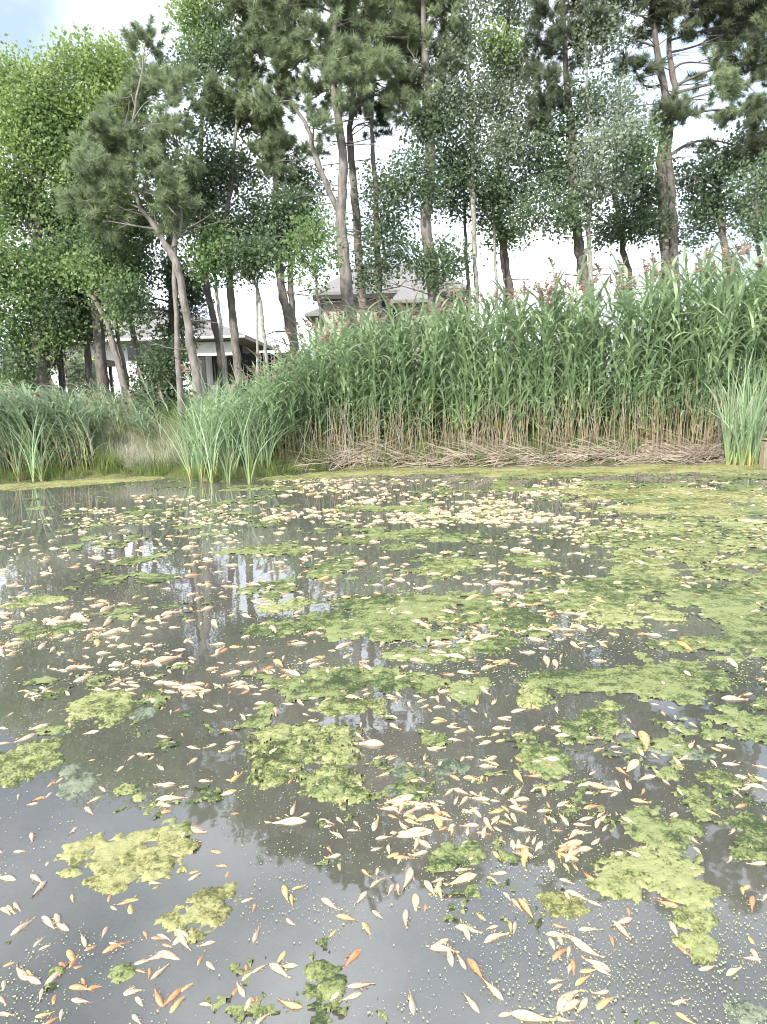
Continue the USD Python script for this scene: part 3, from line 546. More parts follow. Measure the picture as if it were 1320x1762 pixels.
def reed_parts(seed, height, plume, nleaf, low=0.36, lean=0.10, ln=0.52, wd=0.030, wind=None):
    rng = np.random.default_rng(seed); az = rng.uniform(0, 2 * PI) if wind is None else wind + rng.normal() * 0.4
    t = np.linspace(0, 1, 9); off = lean * height * t ** 2.3
    P = np.stack([math.cos(az) * off, math.sin(az) * off, height * t * (1 - 0.02 * t)], 1) + rng.normal(size=(9, 3)) * 0.008 * [1, 1, 0]
    stem = tube(P, np.linspace(0.0075, 0.0025, 9), 5, False)
    leaves = []
    a = rng.uniform(0, PI)
    for i in range(nleaf):
        h = low + (0.985 - low) * (i + 0.5) / nleaf; k = h * 8; j = int(min(k, 7)); r = P[j] + (P[j + 1] - P[j]) * (k - j)
        if wind is None: a += PI + rng.normal() * 0.6; aa = a
        else: aa = wind + rng.normal() * 0.7
        sz = 0.75 + 0.5 * math.sin(PI * min(1, (h - low) / (1 - low) * 0.8 + 0.15))
        leaves.append(arch_leaf(r, aa, ln * sz * rng.uniform(0.6, 1.25), wd * rng.uniform(0.8, 1.25), rng.uniform(0.75, 1.25), rng.uniform(0.5, 3.0) if wind is None else rng.uniform(1.4, 2.6), rng))
    pl = plume_mesh(P[-1], (P[-1] - P[-2]) / np.linalg.norm(P[-1] - P[-2]), rng) if plume else None
    return stem, leaves, pl
def reed_class(name, seed, height, plume, nleaf, leafm, **kw):
    stem, leaves, pl = reed_parts(seed, height, plume, nleaf, **kw)
    path = "/World/" + name
    stage.CreateClassPrim(path)
    usdkit.mesh(stage, path + "/stem", stem, M["reed_stem"], smooth=True)
    for i, l in enumerate(leaves):
        usdkit.mesh(stage, path + ("/leaf" if i == 0 else f"/leaf_{i:03d}"), l, M[leafm], smooth=True)
    if pl is not None: usdkit.mesh(stage, path + "/plume", pl, M["plume"])
    merged = [(cat_mesh([stem]), M["reed_stem"]), (cat_mesh(leaves), M[leafm])] + ([(pl, M["plume"])] if pl is not None else [])
    return path, height, merged
RIGHT = [reed_class(f"reed_form_{i:03d}", 300 + i, 4.0, i in (4, 5), 14 if i not in (2,) else 11, "reed_leaf", lean=0.05 + 0.06 * (i % 3), low=(0.16, 0.30, 0.10, 0.22, 0.30, 0.34)[i], wd=0.060, ln=0.78) for i in range(6)]
LEFT = [reed_class(f"low_reed_form_{i:03d}", 330 + i, 2.2, i == 3, 15, "blue_reed_leaf", low=0.06, lean=0.30, ln=0.66, wd=0.038, wind=PI * 0.93) for i in range(4)]
def copy_of(path, name, label, cat, loc, rz, s, group):
    x = UsdGeom.Xform.Define(stage, numbered("/World", name))
    x.AddTranslateOp().Set(Gf.Vec3d(*map(float, loc))); x.AddRotateZOp().Set(float(math.degrees(rz))); x.AddScaleOp().Set(Gf.Vec3f(*([float(s)] * 3 if np.ndim(s) == 0 else map(float, s))))
    x.GetPrim().GetReferences().AddInternalReference(path); x.GetPrim().SetInstanceable(True)
    return tag(x, label, cat, group)
rng = np.random.default_rng(77)
TOPV = np.array([(300, 705), (400, 670), (470, 645), (520, 610), (560, 572), (620, 556), (700, 545), (800, 530), (900, 524), (1000, 508), (1100, 492), (1200, 472), (1320, 455), (1500, 455)], float)
cand = []
for _ in range(1350):
    u = rng.uniform(455, 1420) if rng.random() < 0.93 else rng.uniform(330, 520)
    fv = np.interp(u, [p[0] for p in SHORE_PX], [p[1] for p in SHORE_PX])
    g = ground(u, fv - 4); yy = g[1] + 0.15 + min(rng.exponential(1.3), 4.2); xx = g[0] * yy / g[1]
    z0 = float(terr(xx, yy)); zt = atd(u, np.interp(u, TOPV[:, 0], TOPV[:, 1]), yy)[2]
    plume = rng.random() < 0.17
    hh = (zt - z0) * (rng.uniform(0.98, 1.10) if plume else np.clip(rng.normal(0.85, 0.16), 0.4, 1.14))
    k = rng.integers(4, 6) if plume else rng.integers(0, 4)
    cand.append((yy - g[1], xx, yy, max(z0, -0.05), hh, k, u))
# the plumes seen at the edge of the stand, each where it stands
for u, v in [(548, 565), (572, 570), (605, 545), (623, 530), (680, 505), (705, 540), (727, 665), (745, 520), (800, 500), (850, 545), (925, 465), (960, 440), (972, 470), (905, 490), (1000, 435), (1018, 610), (975, 560), (1140, 430), (1090, 455), (1075, 445), (1235, 440), (1260, 445), (1300, 425), (1210, 430), (1215, 560)]:
    fv = np.interp(u, [p[0] for p in SHORE_PX], [p[1] for p in SHORE_PX]); g = ground(u, fv - 4)
    yy = g[1] + rng.uniform(0.1, 0.9); xx = g[0] * yy / g[1]; z0 = float(terr(xx, yy)); zt = atd(u, v, yy)[2]
    cand.append((-1 + rng.uniform(0, .1), xx, yy, z0, (zt - z0) * 0.97, rng.integers(4, 6), u))
cand.sort(key=lambda c: c[0])
LAB = {0: "tall green common reed with arching leaves in the dense stand on the bank", 1: "tall green common reed carrying a drooping pinkish-brown plume in the dense bank stand"}
NIND = 215
for (s, xx, yy, z0, hh, k, u) in cand[:NIND]:
    k = int(k); sc = hh / 4.0
    seg = next(t for lim, t in ((545, "by the short cattails"), (640, "below the tallest pine"), (760, "in front of the beige house"), (900, "below the pale poplars"), (1080, "below the heavy dark trunk"), (1200, "below the twin dark trunks"), (9999, "near the wooden post")) if u < lim)
    copy_of(RIGHT[k][0], "common_reed", ("tall reed with drooping pinkish-brown plume " if k > 3 else "tall green reed with arching leaves ") + seg, "reed", (xx, yy, z0), rng.uniform(0, 2 * PI), (sc ** 0.5, sc ** 0.5, sc), ("plumed reeds " if k > 3 else "leafy reeds ") + seg)
rest = cand[NIND:]
def reed_stuff(name, forms, rows, label):
    protos, groups = [], []
    for k in range(len(forms)):
        groups.append([len(protos) + i for i in range(len(forms[k][2]))]); protos += forms[k][2]
    pts, qs, sc, idx = [], [], [], []
    for (xx, yy, z0, s, k, rz, tilt) in rows:
        a = rng.uniform(0, 2 * PI); q1 = np.array([math.cos(tilt / 2), math.sin(tilt / 2) * math.cos(a), math.sin(tilt / 2) * math.sin(a), 0]); q2 = np.array([math.cos(rz / 2), 0, 0, math.sin(rz / 2)])
        w1, x1_, y1_, z1_ = q1; w2, x2, y2, z2 = q2
        q = (w1*w2-z1_*z2, x1_*w2+y1_*z2, y1_*w2-x1_*z2, w1*z2+z1_*w2)
        for gi in groups[k]:
            pts.append((xx, yy, z0)); qs.append(q); sc.append((s ** 0.5, s ** 0.5, s)); idx.append(gi)
    p = scatter(name, protos, np.array(pts), qs, np.array(sc), idx)
    return tag(p, label, "reeds")
reed_stuff("reed_bed", RIGHT, [(xx, yy, z0, hh / 4.0, int(k), rng.uniform(0, 2 * PI), abs(rng.normal()) * 0.09) for (s, xx, yy, z0, hh, k, u) in rest], "mass of green common reeds filling the bank behind the front stems")
# low blue-green reeds at the open end of the bank
TOPL = np.array([(-300, 690), (-100, 690), (0, 690), (80, 688), (160, 688), (230, 700), (300, 735)], float)
cand = []
for _ in range(820):
    u = rng.uniform(-160, 285); fv = np.interp(u, [p[0] for p in SHORE_PX], [p[1] for p in SHORE_PX]) - (3 if u < 170 else 16)
    g = ground(u, fv); yy = g[1] + min(rng.exponential(1.1), 3.6); xx = g[0] * yy / g[1]
    z0 = float(terr(xx, yy)); hh = (atd(u, np.interp(u, TOPL[:, 0], TOPL[:, 1]), yy)[2] - z0) * rng.uniform(0.72, 1.12)
    if u > 185 and rng.random() < 0.55: continue
    cand.append((yy - g[1], xx, yy, z0, max(hh, 0.8), int(rng.integers(0, 4) if rng.random() < 0.5 else rng.integers(0, 3)), u))
cand.sort(key=lambda c: c[0])
for (s, xx, yy, z0, hh, k, u) in cand[:70]:
    copy_of(LEFT[k][0], "low_reed", "low blue-green reed bent over by wind, one of the low stand by the tree row" if k < 3 else "low blue-green reed with brown plume, bent over in the low stand by the trees", "reed", (xx, yy, z0), rng.normal() * 0.35, hh / 2.05, "plumed reeds of the low stand" if k == 3 else "reeds at the front of the low stand")
reed_stuff("low_reed_bed", LEFT, [(xx, yy, z0, hh / 2.05, k, rng.normal() * 0.35, 0.05) for (s, xx, yy, z0, hh, k, u) in cand[70:]], "mass of low blue-green reeds behind the bent front stems")
for u, v, fv, lb in [(240, 652, 780, "single tall pale reed with plume between the low reeds and the leaning pine"), (268, 690, 785, "single drooping reed with plume before the leaning grey stems"), (330, 650, 800, "single reed whose plume hangs before the leaning pine trunk"), (214, 692, 790, "short plumed reed at the inner end of the low stand")]:
    g = ground(u + 25, fv + 30); yy = g[1] + 0.7; xx = g[0]; z0 = float(terr(xx, yy)); hh = atd(u, v, yy)[2] - z0
    copy_of(LEFT[3][0], "low_reed", lb, "reed", (xx, yy, z0), 0.1, hh / 2.05, None)

# cattails: upright sword leaves rising from one base
def cattail_leaves(seed, n, h, spread):
    r = np.random.default_rng(seed); out = []
    for i in range(n):
        a = r.uniform(0, 2 * PI); th = abs(r.normal()) * spread; l = h * r.uniform(0.72, 1.05)
        d = np.array([math.cos(a) * math.sin(th), math.sin(a) * math.sin(th), math.cos(th)]); b = np.array([math.cos(a), math.sin(a), 0]) * r.uniform(0.005, 0.03)
        t = np.linspace(0, 1, 7)[:, None]; bend = np.array([math.cos(a), math.sin(a), -0.4]) * l * r.uniform(0.02, 0.30) * (1 if r.random() < 0.75 else 1.6)
        pts = b + d * l * t + bend * t ** 3
        tw = r.uniform(0, PI); side = np.array([math.cos(tw), math.sin(tw), 0]); side -= d * (side @ d); side /= np.linalg.norm(side)
        out.append(strip(pts, 0.019 * np.array([0.9, 1, 1, 0.95, 0.8, 0.55, 0.05]), side))
    return out
usdkit.material(stage, "/World/Looks/cattail_blade", {
    "tc": ("texture_coordinate", {}), "s": ("separate_xyz", {}), "oi": ("object_info", {}), "mr": ("map_range", {"from_min": 0.0, "from_max": 0.55, "clamp": True}),
    "r": ("rgb_ramp", {"ramp": [(0, (0.40, 0.42, 0.16)), (0.4, (0.27, 0.36, 0.16)), (1, (0.23, 0.32, 0.18))]}), "h": ("hsv", {}),
    "v": ("math", {"math_type": "multiply_add", "value2": 0.7, "value3": 0.75}),
    "p": ("principled_bsdf", {"roughness": 0.42}), "t": ("translucent_bsdf", {}), "m": ("mix_closure", {"fac": 0.3})},
    [("tc.object", "s.vector"), ("s.z", "mr.value"), ("mr.result", "r.fac"), ("oi.random", "v.value1"), ("v.value", "h.value"), ("r.color", "h.color"), ("h.color", "p.base_color"), ("h.color", "t.color"), ("p.BSDF", "m.closure1"), ("t.BSDF", "m.closure2")], surface="m.closure")
M["cattail_base"] = usdkit.material(stage, "/World/Looks/cattail_base", {
    "tc": ("texture_coordinate", {}), "s": ("separate_xyz", {}), "r": ("rgb_ramp", {"ramp": [(0.0, (0.36, 0.22, 0.13)), (0.13, (0.40, 0.27, 0.12)), (0.25, (0.42, 0.42, 0.12)), (0.5, (0.25, 0.33, 0.1))]}), "p": ("principled_bsdf", {"roughness": 0.5})},
    [("tc.object", "s.vector"), ("s.z", "r.fac"), ("r.color", "p.base_color")], surface="p.BSDF")
CT = []
for i in range(5):
    path = f"/World/cattail_form_{i:03d}"; stage.CreateClassPrim(path)
    for j, l in enumerate(cattail_leaves(400 + i, 9, 2.0, 0.13)):
        usdkit.mesh(stage, path + ("/leaf" if j == 0 else f"/leaf_{j:03d}"), l, "/World/Looks/cattail_blade", smooth=True)
    usdkit.mesh(stage, path + "/sheath", tube([[0, 0, -0.05], [0, 0, 0.15], [0.01, 0, 0.35]], [0.018, 0.015, 0.007], 7, False), "/World/Looks/cattail_base", smooth=True)
    CT.append(path)
for (u0, u1, v0, v1, hgt, n, lb, gr) in [(-60, 85, 812, 834, 1.45, 46, "bright green cattail standing at the waterline before the low reeds", "cattails before the low reeds"),
                                        (318, 462, 796, 836, 1.65, 60, "blue-green cattail in the clump before the leaning pine", "cattails before the leaning pine"),
                                        (1244, 1312, 795, 806, 2.3, 22, "tall blue-green cattail beside the weathered wooden post", "cattails beside the wooden post"),
                                        (455, 540, 790, 815, 1.3, 16, "short cattail at the low edge of the dense reed stand", "short cattails at the reed edge")]:
    for _ in range(n):
        u, v = rng.uniform(u0, u1), rng.uniform(v0, v1); g = ground(u, v - 3); s = hgt / 2.0 * rng.uniform(0.6, 1.15)
        copy_of(CT[rng.integers(0, 5)], "cattail", lb, "cattail", (g[0], g[1], max(float(terr(g[0], g[1])), -0.05)), rng.uniform(0, 2 * PI), (0.8 + 0.3 * s, 0.8 + 0.3 * s, s), gr)

# dead stalks and thatch at the foot of the reeds, bank grass, dry grass
parts = []
for _ in range(4200):
    u = rng.uniform(500, 1330) ; fv = np.interp(u, [p[0] for p in SHORE_PX], [p[1] for p in SHORE_PX]); g = ground(u, fv - 2)
    yy = g[1] + abs(rng.normal()) * 0.55 - 0.05; xx = g[0] + rng.normal() * 0.05; z0 = max(float(terr(xx, yy)), 0.0)
    amt = 0.35 + 0.65 * meshkit.noise(np.array([xx * 0.9, 2.0, 0]), 5)
    if rng.random() > amt: continue
    if rng.random() < 0.86:   # fallen
        a = rng.normal(PI, 0.9) if rng.random() < 0.6 else rng.uniform(0, 2 * PI); l = rng.uniform(0.3, 0.95); z = z0 + rng.uniform(0, 0.30) * amt ** 1.5
        d = np.array([math.cos(a), math.sin(a) * 0.6, rng.uniform(-0.35, 0.5)]); b = np.array([xx, yy, z])
        e = b + d * l; e[2] = max(e[2], 0.01)
        p_ = [b, (b + e) / 2 + [0, 0, rng.uniform(-0.02, 0.08)], e]
    else:
        l = rng.uniform(0.6, 1.5); d = np.array([rng.normal() * 0.18, rng.normal() * 0.12 - 0.03, 1.0]); b = np.array([xx, yy, z0 - 0.05]); p_ = [b, b + d * l * 0.5 + rng.normal(size=3) * 0.02, b + d * l]
    parts.append(tube(p_, [0.007, 0.006, 0.004], 3, False))
tag(obj("dead_reed_thatch", cat_mesh(parts), M["dry_stalk"]), "tangle of dead tan reed stalks along the foot of the reed stand", "dead reeds", kind="stuff")
def grass_tuft(seed, n=26, h=0.5, w=0.008):
    r = np.random.default_rng(seed); out = []
    for i in range(n):
        b = np.array([r.normal() * 0.07, r.normal() * 0.07, 0]); out.append(arch_leaf(b, r.uniform(0, 2 * PI), h * r.uniform(0.5, 1.2), w, r.uniform(1.0, 1.5), r.uniform(0.3, 2.0), r, 5))
    return cat_mesh(out)
GT = [grass_tuft(500 + i) for i in range(3)]
pts = []
while len(pts) < 3200:
    x, y = rng.uniform(-13, 13), rng.uniform(14, 29); s = float(sdist(x, y))
    if s < 0.15 or rng.random() > math.exp(-s / 6): continue
    pts.append((x, y, float(terr(x, y)) - 0.02))
pts = np.array(pts)
tag(scatter("bank_grass", [(g_, M["bank_grass"]) for g_ in GT], pts, quats(len(pts), rng, (0, 0, 1.0), 0.1), rng.uniform(0.6, 1.5, len(pts)), rng.integers(0, 3, len(pts))), "rough green grass covering the bank under the trees", "grass")
pts = []
for _ in range(1300):
    u = rng.normal(240, 42); v = rng.uniform(752, 826); g0 = ground(u, 815); t_ = (826 - v) / 74; yy = g0[1] + t_ * 2.6; xx = g0[0] * yy / g0[1]; pts.append((xx, yy, max(float(terr(xx, yy)), 0) - 0.02))
pts = np.array(pts)
tag(scatter("dry_grass", [(g_, M["dry_grass"]) for g_ in GT], pts, quats(len(pts), rng, (0, 0, 1.0), 0.35), rng.uniform(0.5, 1.1, len(pts)), rng.integers(0, 3, len(pts))), "pale dry grass lying on the bank between low reeds and cattails", "grass")
pts = []
for _ in range(500):
    u = rng.uniform(-150, 560); fv = np.interp(u, [p[0] for p in SHORE_PX], [p[1] for p in SHORE_PX]); g = ground(u, fv - abs(rng.normal()) * 7); pts.append((g[0], g[1], max(float(terr(g[0], g[1])), 0) - 0.02))
pts = np.array(pts)
tag(scatter("waterline_grass", [(g_, M["bank_grass"]) for g_ in GT], pts, quats(len(pts), rng, (0, 0, 1.0), 0.2), rng.uniform(0.35, 0.8, len(pts)), rng.integers(0, 3, len(pts))), "bright grass fringe at the waterline among the cattails", "grass")

# ------------------------------------------------------------------ algae mats
def algmat(name, c0, c1, c2):
    return usdkit.material(stage, "/World/Looks/" + name, {
        "g": ("geometry", {}),
        "n": ("noise_texture", {"scale": 13.0, "detail": 6.0, "roughness": 0.72}), "n3": ("noise_texture", {"scale": 1.7, "detail": 3.0}), "add3": ("math", {"math_type": "multiply_add", "value2": 0.55}),
        "n2": ("noise_texture", {"scale": 90.0, "detail": 4.0, "roughness": 0.75}),
        "v": ("voronoi_texture", {"scale": 70.0}),
        "m": ("math", {"math_type": "multiply_add", "value2": 0.8}),
        "half": ("math", {"math_type": "multiply", "value2": 0.8}), "r": ("rgb_ramp", {"ramp": [(0.80, tuple(x * 0.7 for x in c0)), (0.87, c0), (0.945, c1), (1.06, c2)]}),
        "b": ("bump", {"strength": 0.8, "distance": 0.006}),
        "p": ("principled_bsdf", {"roughness": 0.65, "specular_ior_level": 0.3})},
        [("g.position", "n.vector"), ("g.position", "n2.vector"), ("g.position", "v.vector"), ("n2.fac", "m.value1"), ("n.fac", "add3.value3"), ("n3.fac", "add3.value1"), ("g.position", "n3.vector"), ("add3.value", "m.value3"), ("m.value", "half.value1"), ("half.value", "r.fac"), ("n2.fac", "b.height"), ("r.color", "p.base_color"), ("b.normal", "p.normal")], surface="p.BSDF")
M["algae_bright"] = algmat("algae_bright", (0.065, 0.082, 0.03), (0.19, 0.21, 0.075), (0.34, 0.35, 0.175))
M["algae_yellow"] = algmat("algae_yellow", (0.106, 0.11, 0.04), (0.229, 0.229, 0.088), (0.352, 0.343, 0.176))
M["algae_dull"] = algmat("algae_dull", (0.068, 0.089, 0.06), (0.145, 0.17, 0.111), (0.238, 0.255, 0.187))
M["algae_green"] = algmat("algae_green", (0.052, 0.074, 0.03), (0.145, 0.175, 0.06), (0.28, 0.3, 0.145))
def ell(e):
    u, v, ru, rv = e[:4]; c = ground(u, v); a = ground(u + ru, v); t = ground(u, v - rv); b = ground(u, v + rv)
    return c[0], c[1], abs(a[0] - c[0]), (t[1] - b[1]) / 2
GRAIN = 0.42
def field_mesh(ells, z0, thick, seed, crack=0.0, rag=0.55, res=None, maxcell=60000):
    E = [ell(e) for e in ells]
    xa, xb = min(e[0] - 1.7 * e[2] for e in E), max(e[0] + 1.7 * e[2] for e in E); ya, yb = min(e[1] - 1.7 * e[3] for e in E), max(e[1] + 1.7 * e[3] for e in E)
    res = res or max(0.007, math.sqrt((xb - xa) * (yb - ya) / 45000.0))
    nx, ny = int((xb - xa) / res) + 2, int((yb - ya) / res) + 2
    X, Y = np.meshgrid(xa + np.arange(nx) * res, ya + np.arange(ny) * res, indexing="ij")
    f = np.full(X.shape, -9.0)
    for cx, cy, rx, ry in E: f = np.maximum(f, 1 - np.hypot((X - cx) / rx, (Y - cy) / ry))
    size = np.mean([math.sqrt(e[2] * e[3]) for e in E]); P = np.stack([X, Y, X * 0], -1)
    f = np.minimum(f, 0.42) * 0.95 + rag * (meshkit.fbm(P * (2.2 / size), 4, seed) - 0.5) + 0.45 * (meshkit.fbm(P * (8 / size), 3, seed + 9) - 0.5) + 0.30 * (meshkit.fbm(P * 24, 3, seed + 19) - 0.5) + GRAIN * (meshkit.noise(P * (70 if res < 0.02 else 0.9 / res), seed + 29) - 0.5) - 0.08
    if crack:
        rd = np.abs(meshkit.fbm(P * (1.6 / size) + 7, 3, seed + 31) - 0.5); f -= crack * np.clip(1 - rd / 0.05, 0, 1)
    z = z0 + np.where(f > 0, thick * (1 - np.exp(-f * 9)), f * 0.035) + np.where(f > 0, 1, 0) * (meshkit.fbm(P * 36, 3, seed + 3) - 0.5) * thick * 1.3
    z = np.maximum(z, z0 - 0.03)
    keep = f > -0.34
    idx = np.arange(nx * ny).reshape(nx, ny)
    k = keep[:-1, :-1] & keep[1:, :-1] & keep[1:, 1:] & keep[:-1, 1:]
    A, B, C_, D_ = idx[:-1, :-1][k], idx[1:, :-1][k], idx[1:, 1:][k], idx[:-1, 1:][k]
    F = np.vstack([np.stack([A, B, C_], 1), np.stack([A, C_, D_], 1)])
    V = np.stack([X, Y, z], -1).reshape(-1, 3); u_, inv = np.unique(F, return_inverse=True)
    return V[u_], inv.reshape(-1, 3)
MATS = []
def mat(label, short, ells, m_="algae_bright", z0=0.002, thick=0.007, seed=1, crack=0.0, rag=0.55, group=None):
    v, f = field_mesh(ells, z0, thick, seed, crack, rag)
    c = v.mean(0) * [1, 1, 0]
    x = usdkit.mesh(stage, numbered("/World", "algae_mat"), (v - c, f), M[m_], smooth=True); x.AddTranslateOp().Set(Gf.Vec3d(*c))
    tag(x, label, "algae mat", group)
    MATS.append((short, np.array([ell(e)[:2] for e in ells]).mean(0)))
mat("rounded yellow-green algae mat floating in clear dark water", "the rounded yellow-green mat", [(172, 1212, 50, 26), (200, 1226, 34, 22)], "algae_bright", seed=1)
mat("small pale mat just beside the rounded yellow-green mat", "the small pale mat", [(246, 1228, 22, 11)], "algae_dull", seed=2)
mat("big lime algae mat cut off by the frame, reddish fish streaks at its top", "the big lime mat at the frame edge", [(30, 1315, 62, 42), (70, 1295, 30, 22)], "algae_bright", seed=3, thick=0.009)
mat("dull half-sunk algae next to the big lime mat", "the dull half-sunk mat", [(135, 1350, 32, 24), (118, 1325, 18, 12)], "algae_dull", 0.0, 0.006, seed=4)
mat("little pair of algae pads in open water", "the little pair of pads", [(216, 1358, 17, 11), (238, 1372, 12, 8)], "algae_bright", seed=5)
mat("largest cracked algae raft, split into plates in mid pond", "the cracked algae raft", [(520, 1262, 85, 18), (460, 1282, 48, 18), (545, 1292, 75, 20), (470, 1322, 46, 32), (590, 1300, 32, 18), (570, 1345, 56, 28), (600, 1368, 40, 14)], "algae_bright", seed=6, crack=0.55, thick=0.009, rag=0.6)
mat("long flat bright mat with a hooked end beyond the cracked raft", "the long hooked mat", [(590, 1216, 52, 14), (640, 1210, 26, 10), (655, 1222, 14, 8)], "algae_bright", seed=7)
mat("oval algae disc with a pinkish fish lying across it", "the oval disc", [(935, 1308, 46, 30)], "algae_green", seed=8, rag=0.3)
mat("mid-pond mat of green shreds between the sky reflections", "the shredded mat", [(590, 1178, 34, 12), (640, 1168, 40, 12), (560, 1160, 36, 12)], "algae_green", seed=9, rag=0.9)
mat("broad yellowish algae cloud in the blue reflection", "the broad yellowish cloud", [(205, 1470, 60, 34), (150, 1465, 40, 26), (260, 1490, 60, 30), (195, 1512, 50, 26), (300, 1460, 45, 20), (120, 1502, 24, 10), (265, 1440, 60, 14)], "algae_yellow", seed=10, rag=0.9, thick=0.01, z0=0.0)
mat("ragged yellow-green mat beside the orange fish trio", "the ragged mat", [(352, 1562, 52, 34), (310, 1580, 40, 22), (385, 1540, 24, 20), (330, 1610, 30, 14)], "algae_yellow", seed=11, rag=0.9, z0=0.0, thick=0.006)
mat("single dark-rimmed mossy clump alone in the smooth reflection", "the lone mossy clump", [(552, 1672, 30, 20), (570, 1698, 26, 26), (560, 1735, 12, 8)], "algae_green", seed=12, rag=0.5)
mat("widest lime mat with a dark hole, two pale fish crossed on it", "the widest lime mat", [(1090, 1500, 70, 34), (1150, 1490, 60, 36), (1060, 1525, 50, 26), (1180, 1530, 50, 34), (1195, 1580, 40, 26), (1200, 1625, 34, 26), (1205, 1650, 22, 12)], "algae_bright", seed=13, rag=0.8, thick=0.007)
mat("brownish-green patch near the gold and pink fish jumble", "the brownish patch", [(975, 1560, 44, 22), (945, 1545, 24, 14)], "algae_yellow", seed=14, rag=0.8, z0=0.0, thick=0.008)
mat("rounded bright mat with one pink fish on its middle", "the rounded bright mat", [(1170, 1160, 50, 24), (1230, 1170, 32, 18)], "algae_green", seed=15)
mat("bright lump of algae by a dark gap in mid pond", "the bright lump", [(922, 1200, 26, 16), (905, 1210, 16, 9)], "algae_bright", seed=16, thick=0.014)
mat("soft green mat with a cream fish pair at its rim", "the soft green mat", [(800, 1190, 30, 20), (830, 1175, 20, 10)], "algae_green", seed=17)
mat("narrow bright mat under a row of tiny fish", "the narrow bright mat", [(1030, 1238, 32, 18), (1050, 1215, 22, 10)], "algae_bright", seed=18, rag=0.7)
mat("small green tuft of algae among orange fish at the bottom edge", "the small green tuft", [(97, 1674, 15, 9), (88, 1700, 12, 7)], "algae_green", seed=19, rag=0.8)
mat("grass-green patch under the fish trio near the bottom edge", "the grass-green patch", [(212, 1676, 26, 17)], "algae_green", seed=20, rag=0.7, z0=0.0)
mat("faint drowned clump at the bottom corner", "the faint drowned clump", [(1285, 1742, 36, 24)], "algae_dull", 0.0, 0.005, seed=21, rag=0.8)
mat("pair of faint green patches under floating fish beside the gold cluster", "the faint patches", [(765, 1480, 26, 22), (812, 1467, 24, 22)], "algae_green", seed=22, rag=0.7, z0=0.0, thick=0.008)
mat("green wedge of algae between two pink fish rows", "the green wedge", [(1235, 1338, 34, 14), (1258, 1345, 20, 10)], "algae_bright", seed=23)
mat("small leaf-green pad near three big cream fish", "the leaf-green pad", [(1150, 1332, 20, 12)], "algae_green", seed=24)
mat("mottled mat with twig debris along its lower rim", "the mottled mat", [(1140, 1440, 60, 20), (1115, 1420, 40, 14), (1180, 1425, 30, 16)], "algae_green", seed=25, rag=1.0)
mat("mat at the frame edge below the twig debris", "the frame-edge mat", [(1285, 1415, 30, 18), (1310, 1440, 24, 16), (1280, 1470, 26, 14)], "algae_green", seed=26, rag=0.8)
mat("thin green streak in the sky reflection under the birch", "the thin streak", [(70, 1032, 50, 8), (30, 1040, 30, 6)], "algae_bright", seed=27)
mat("twin green pads near the frame edge past the rounded mat", "the twin pads", [(62, 1090, 22, 11), (112, 1082, 30, 10), (42, 1080, 20, 8)], "algae_green", seed=28)
mat("large soft mat in the middle of the fish-strewn water", "the large soft mat", [(490, 1080, 46, 14), (440, 1085, 26, 9), (540, 1072, 30, 12), (590, 1092, 24, 9)], "algae_green", seed=29, rag=1.1)
mat("slim bright mat before the pale trunk reflection", "the slim mat", [(480, 1045, 40, 8), (520, 1035, 30, 6)], "algae_bright", seed=30, rag=0.8)
mat("lime mat edge with dark lead of water behind", "the lime edge", [(760, 978, 40, 7), (800, 970, 40, 8)], "algae_bright", seed=31)
mat("bright strip past the long dark lead of water", "the bright strip", [(720, 918, 50, 8), (770, 925, 36, 7), (690, 940, 40, 6)], "algae_green", seed=32, rag=0.9)
mat("vast lime algae field broken by dark leads near the far reeds", "the vast lime field", [(1075, 925, 70, 18), (1150, 910, 90, 20), (1230, 930, 90, 22), (1300, 905, 70, 20), (1180, 955, 110, 22), (1290, 960, 70, 20), (1090, 955, 60, 14), (1120, 985, 80, 16), (1250, 990, 80, 16), (1300, 1015, 60, 16)], "algae_bright", seed=33, rag=1.5, crack=0.8)
mat("olive carpet of algae along the far waterline", "the olive carpet", [(1080, 850, 110, 12), (1200, 850, 120, 14), (1300, 855, 90, 16), (1150, 875, 140, 14), (1010, 845, 60, 8)], "algae_yellow", seed=34, rag=1.6, crack=0.4, thick=0.008)
mat("bright island of algae before the vast lime field", "the bright island", [(1050, 1060, 60, 18), (1100, 1045, 46, 14), (1150, 1060, 34, 12), (1010, 1040, 34, 10)], "algae_bright", seed=35, rag=1.3, crack=0.4)
mat("curved green bank of algae with dark holes", "the curved bank", [(1060, 1020, 40, 10), (1110, 1010, 50, 10), (1180, 1035, 40, 10), (1240, 1045, 44, 10)], "algae_green", seed=36, rag=1.3)
mat("pale mat with a long cream fish along its edge", "the pale mat", [(920, 970, 40, 8), (900, 960, 36, 6)], "algae_green", seed=37, rag=0.8)
mat("green patch by the small gold fish jumble in mid pond", "the mid-pond patch", [(905, 1035, 30, 8), (940, 1025, 24, 6)], "algae_green", seed=38, rag=0.8)
mat("soft round mat of algae below the trunk reflection", "the soft round mat", [(690, 1125, 36, 12), (740, 1130, 36, 12), (785, 1125, 26, 12)], "algae_green", seed=39, rag=0.9)
mat("faint green shoal between the trunk reflection and the bright island", "the faint shoal", [(830, 1115, 40, 12), (870, 1105, 34, 12)], "algae_green", seed=40, rag=0.9)
mat("teal sunken weed bed in the smooth lower water", "the teal weed bed", [(830, 1570, 46, 30), (800, 1600, 24, 14), (850, 1540, 20, 14)], "algae_dull", -0.022, 0.008, seed=41, rag=0.9)
mat("sunken blue-green weed beside the broad yellowish cloud", "the sunken weed", [(290, 1530, 70, 24), (230, 1550, 60, 24), (260, 1430, 60, 14)], "algae_dull", -0.02, 0.008, seed=42, rag=1.0)
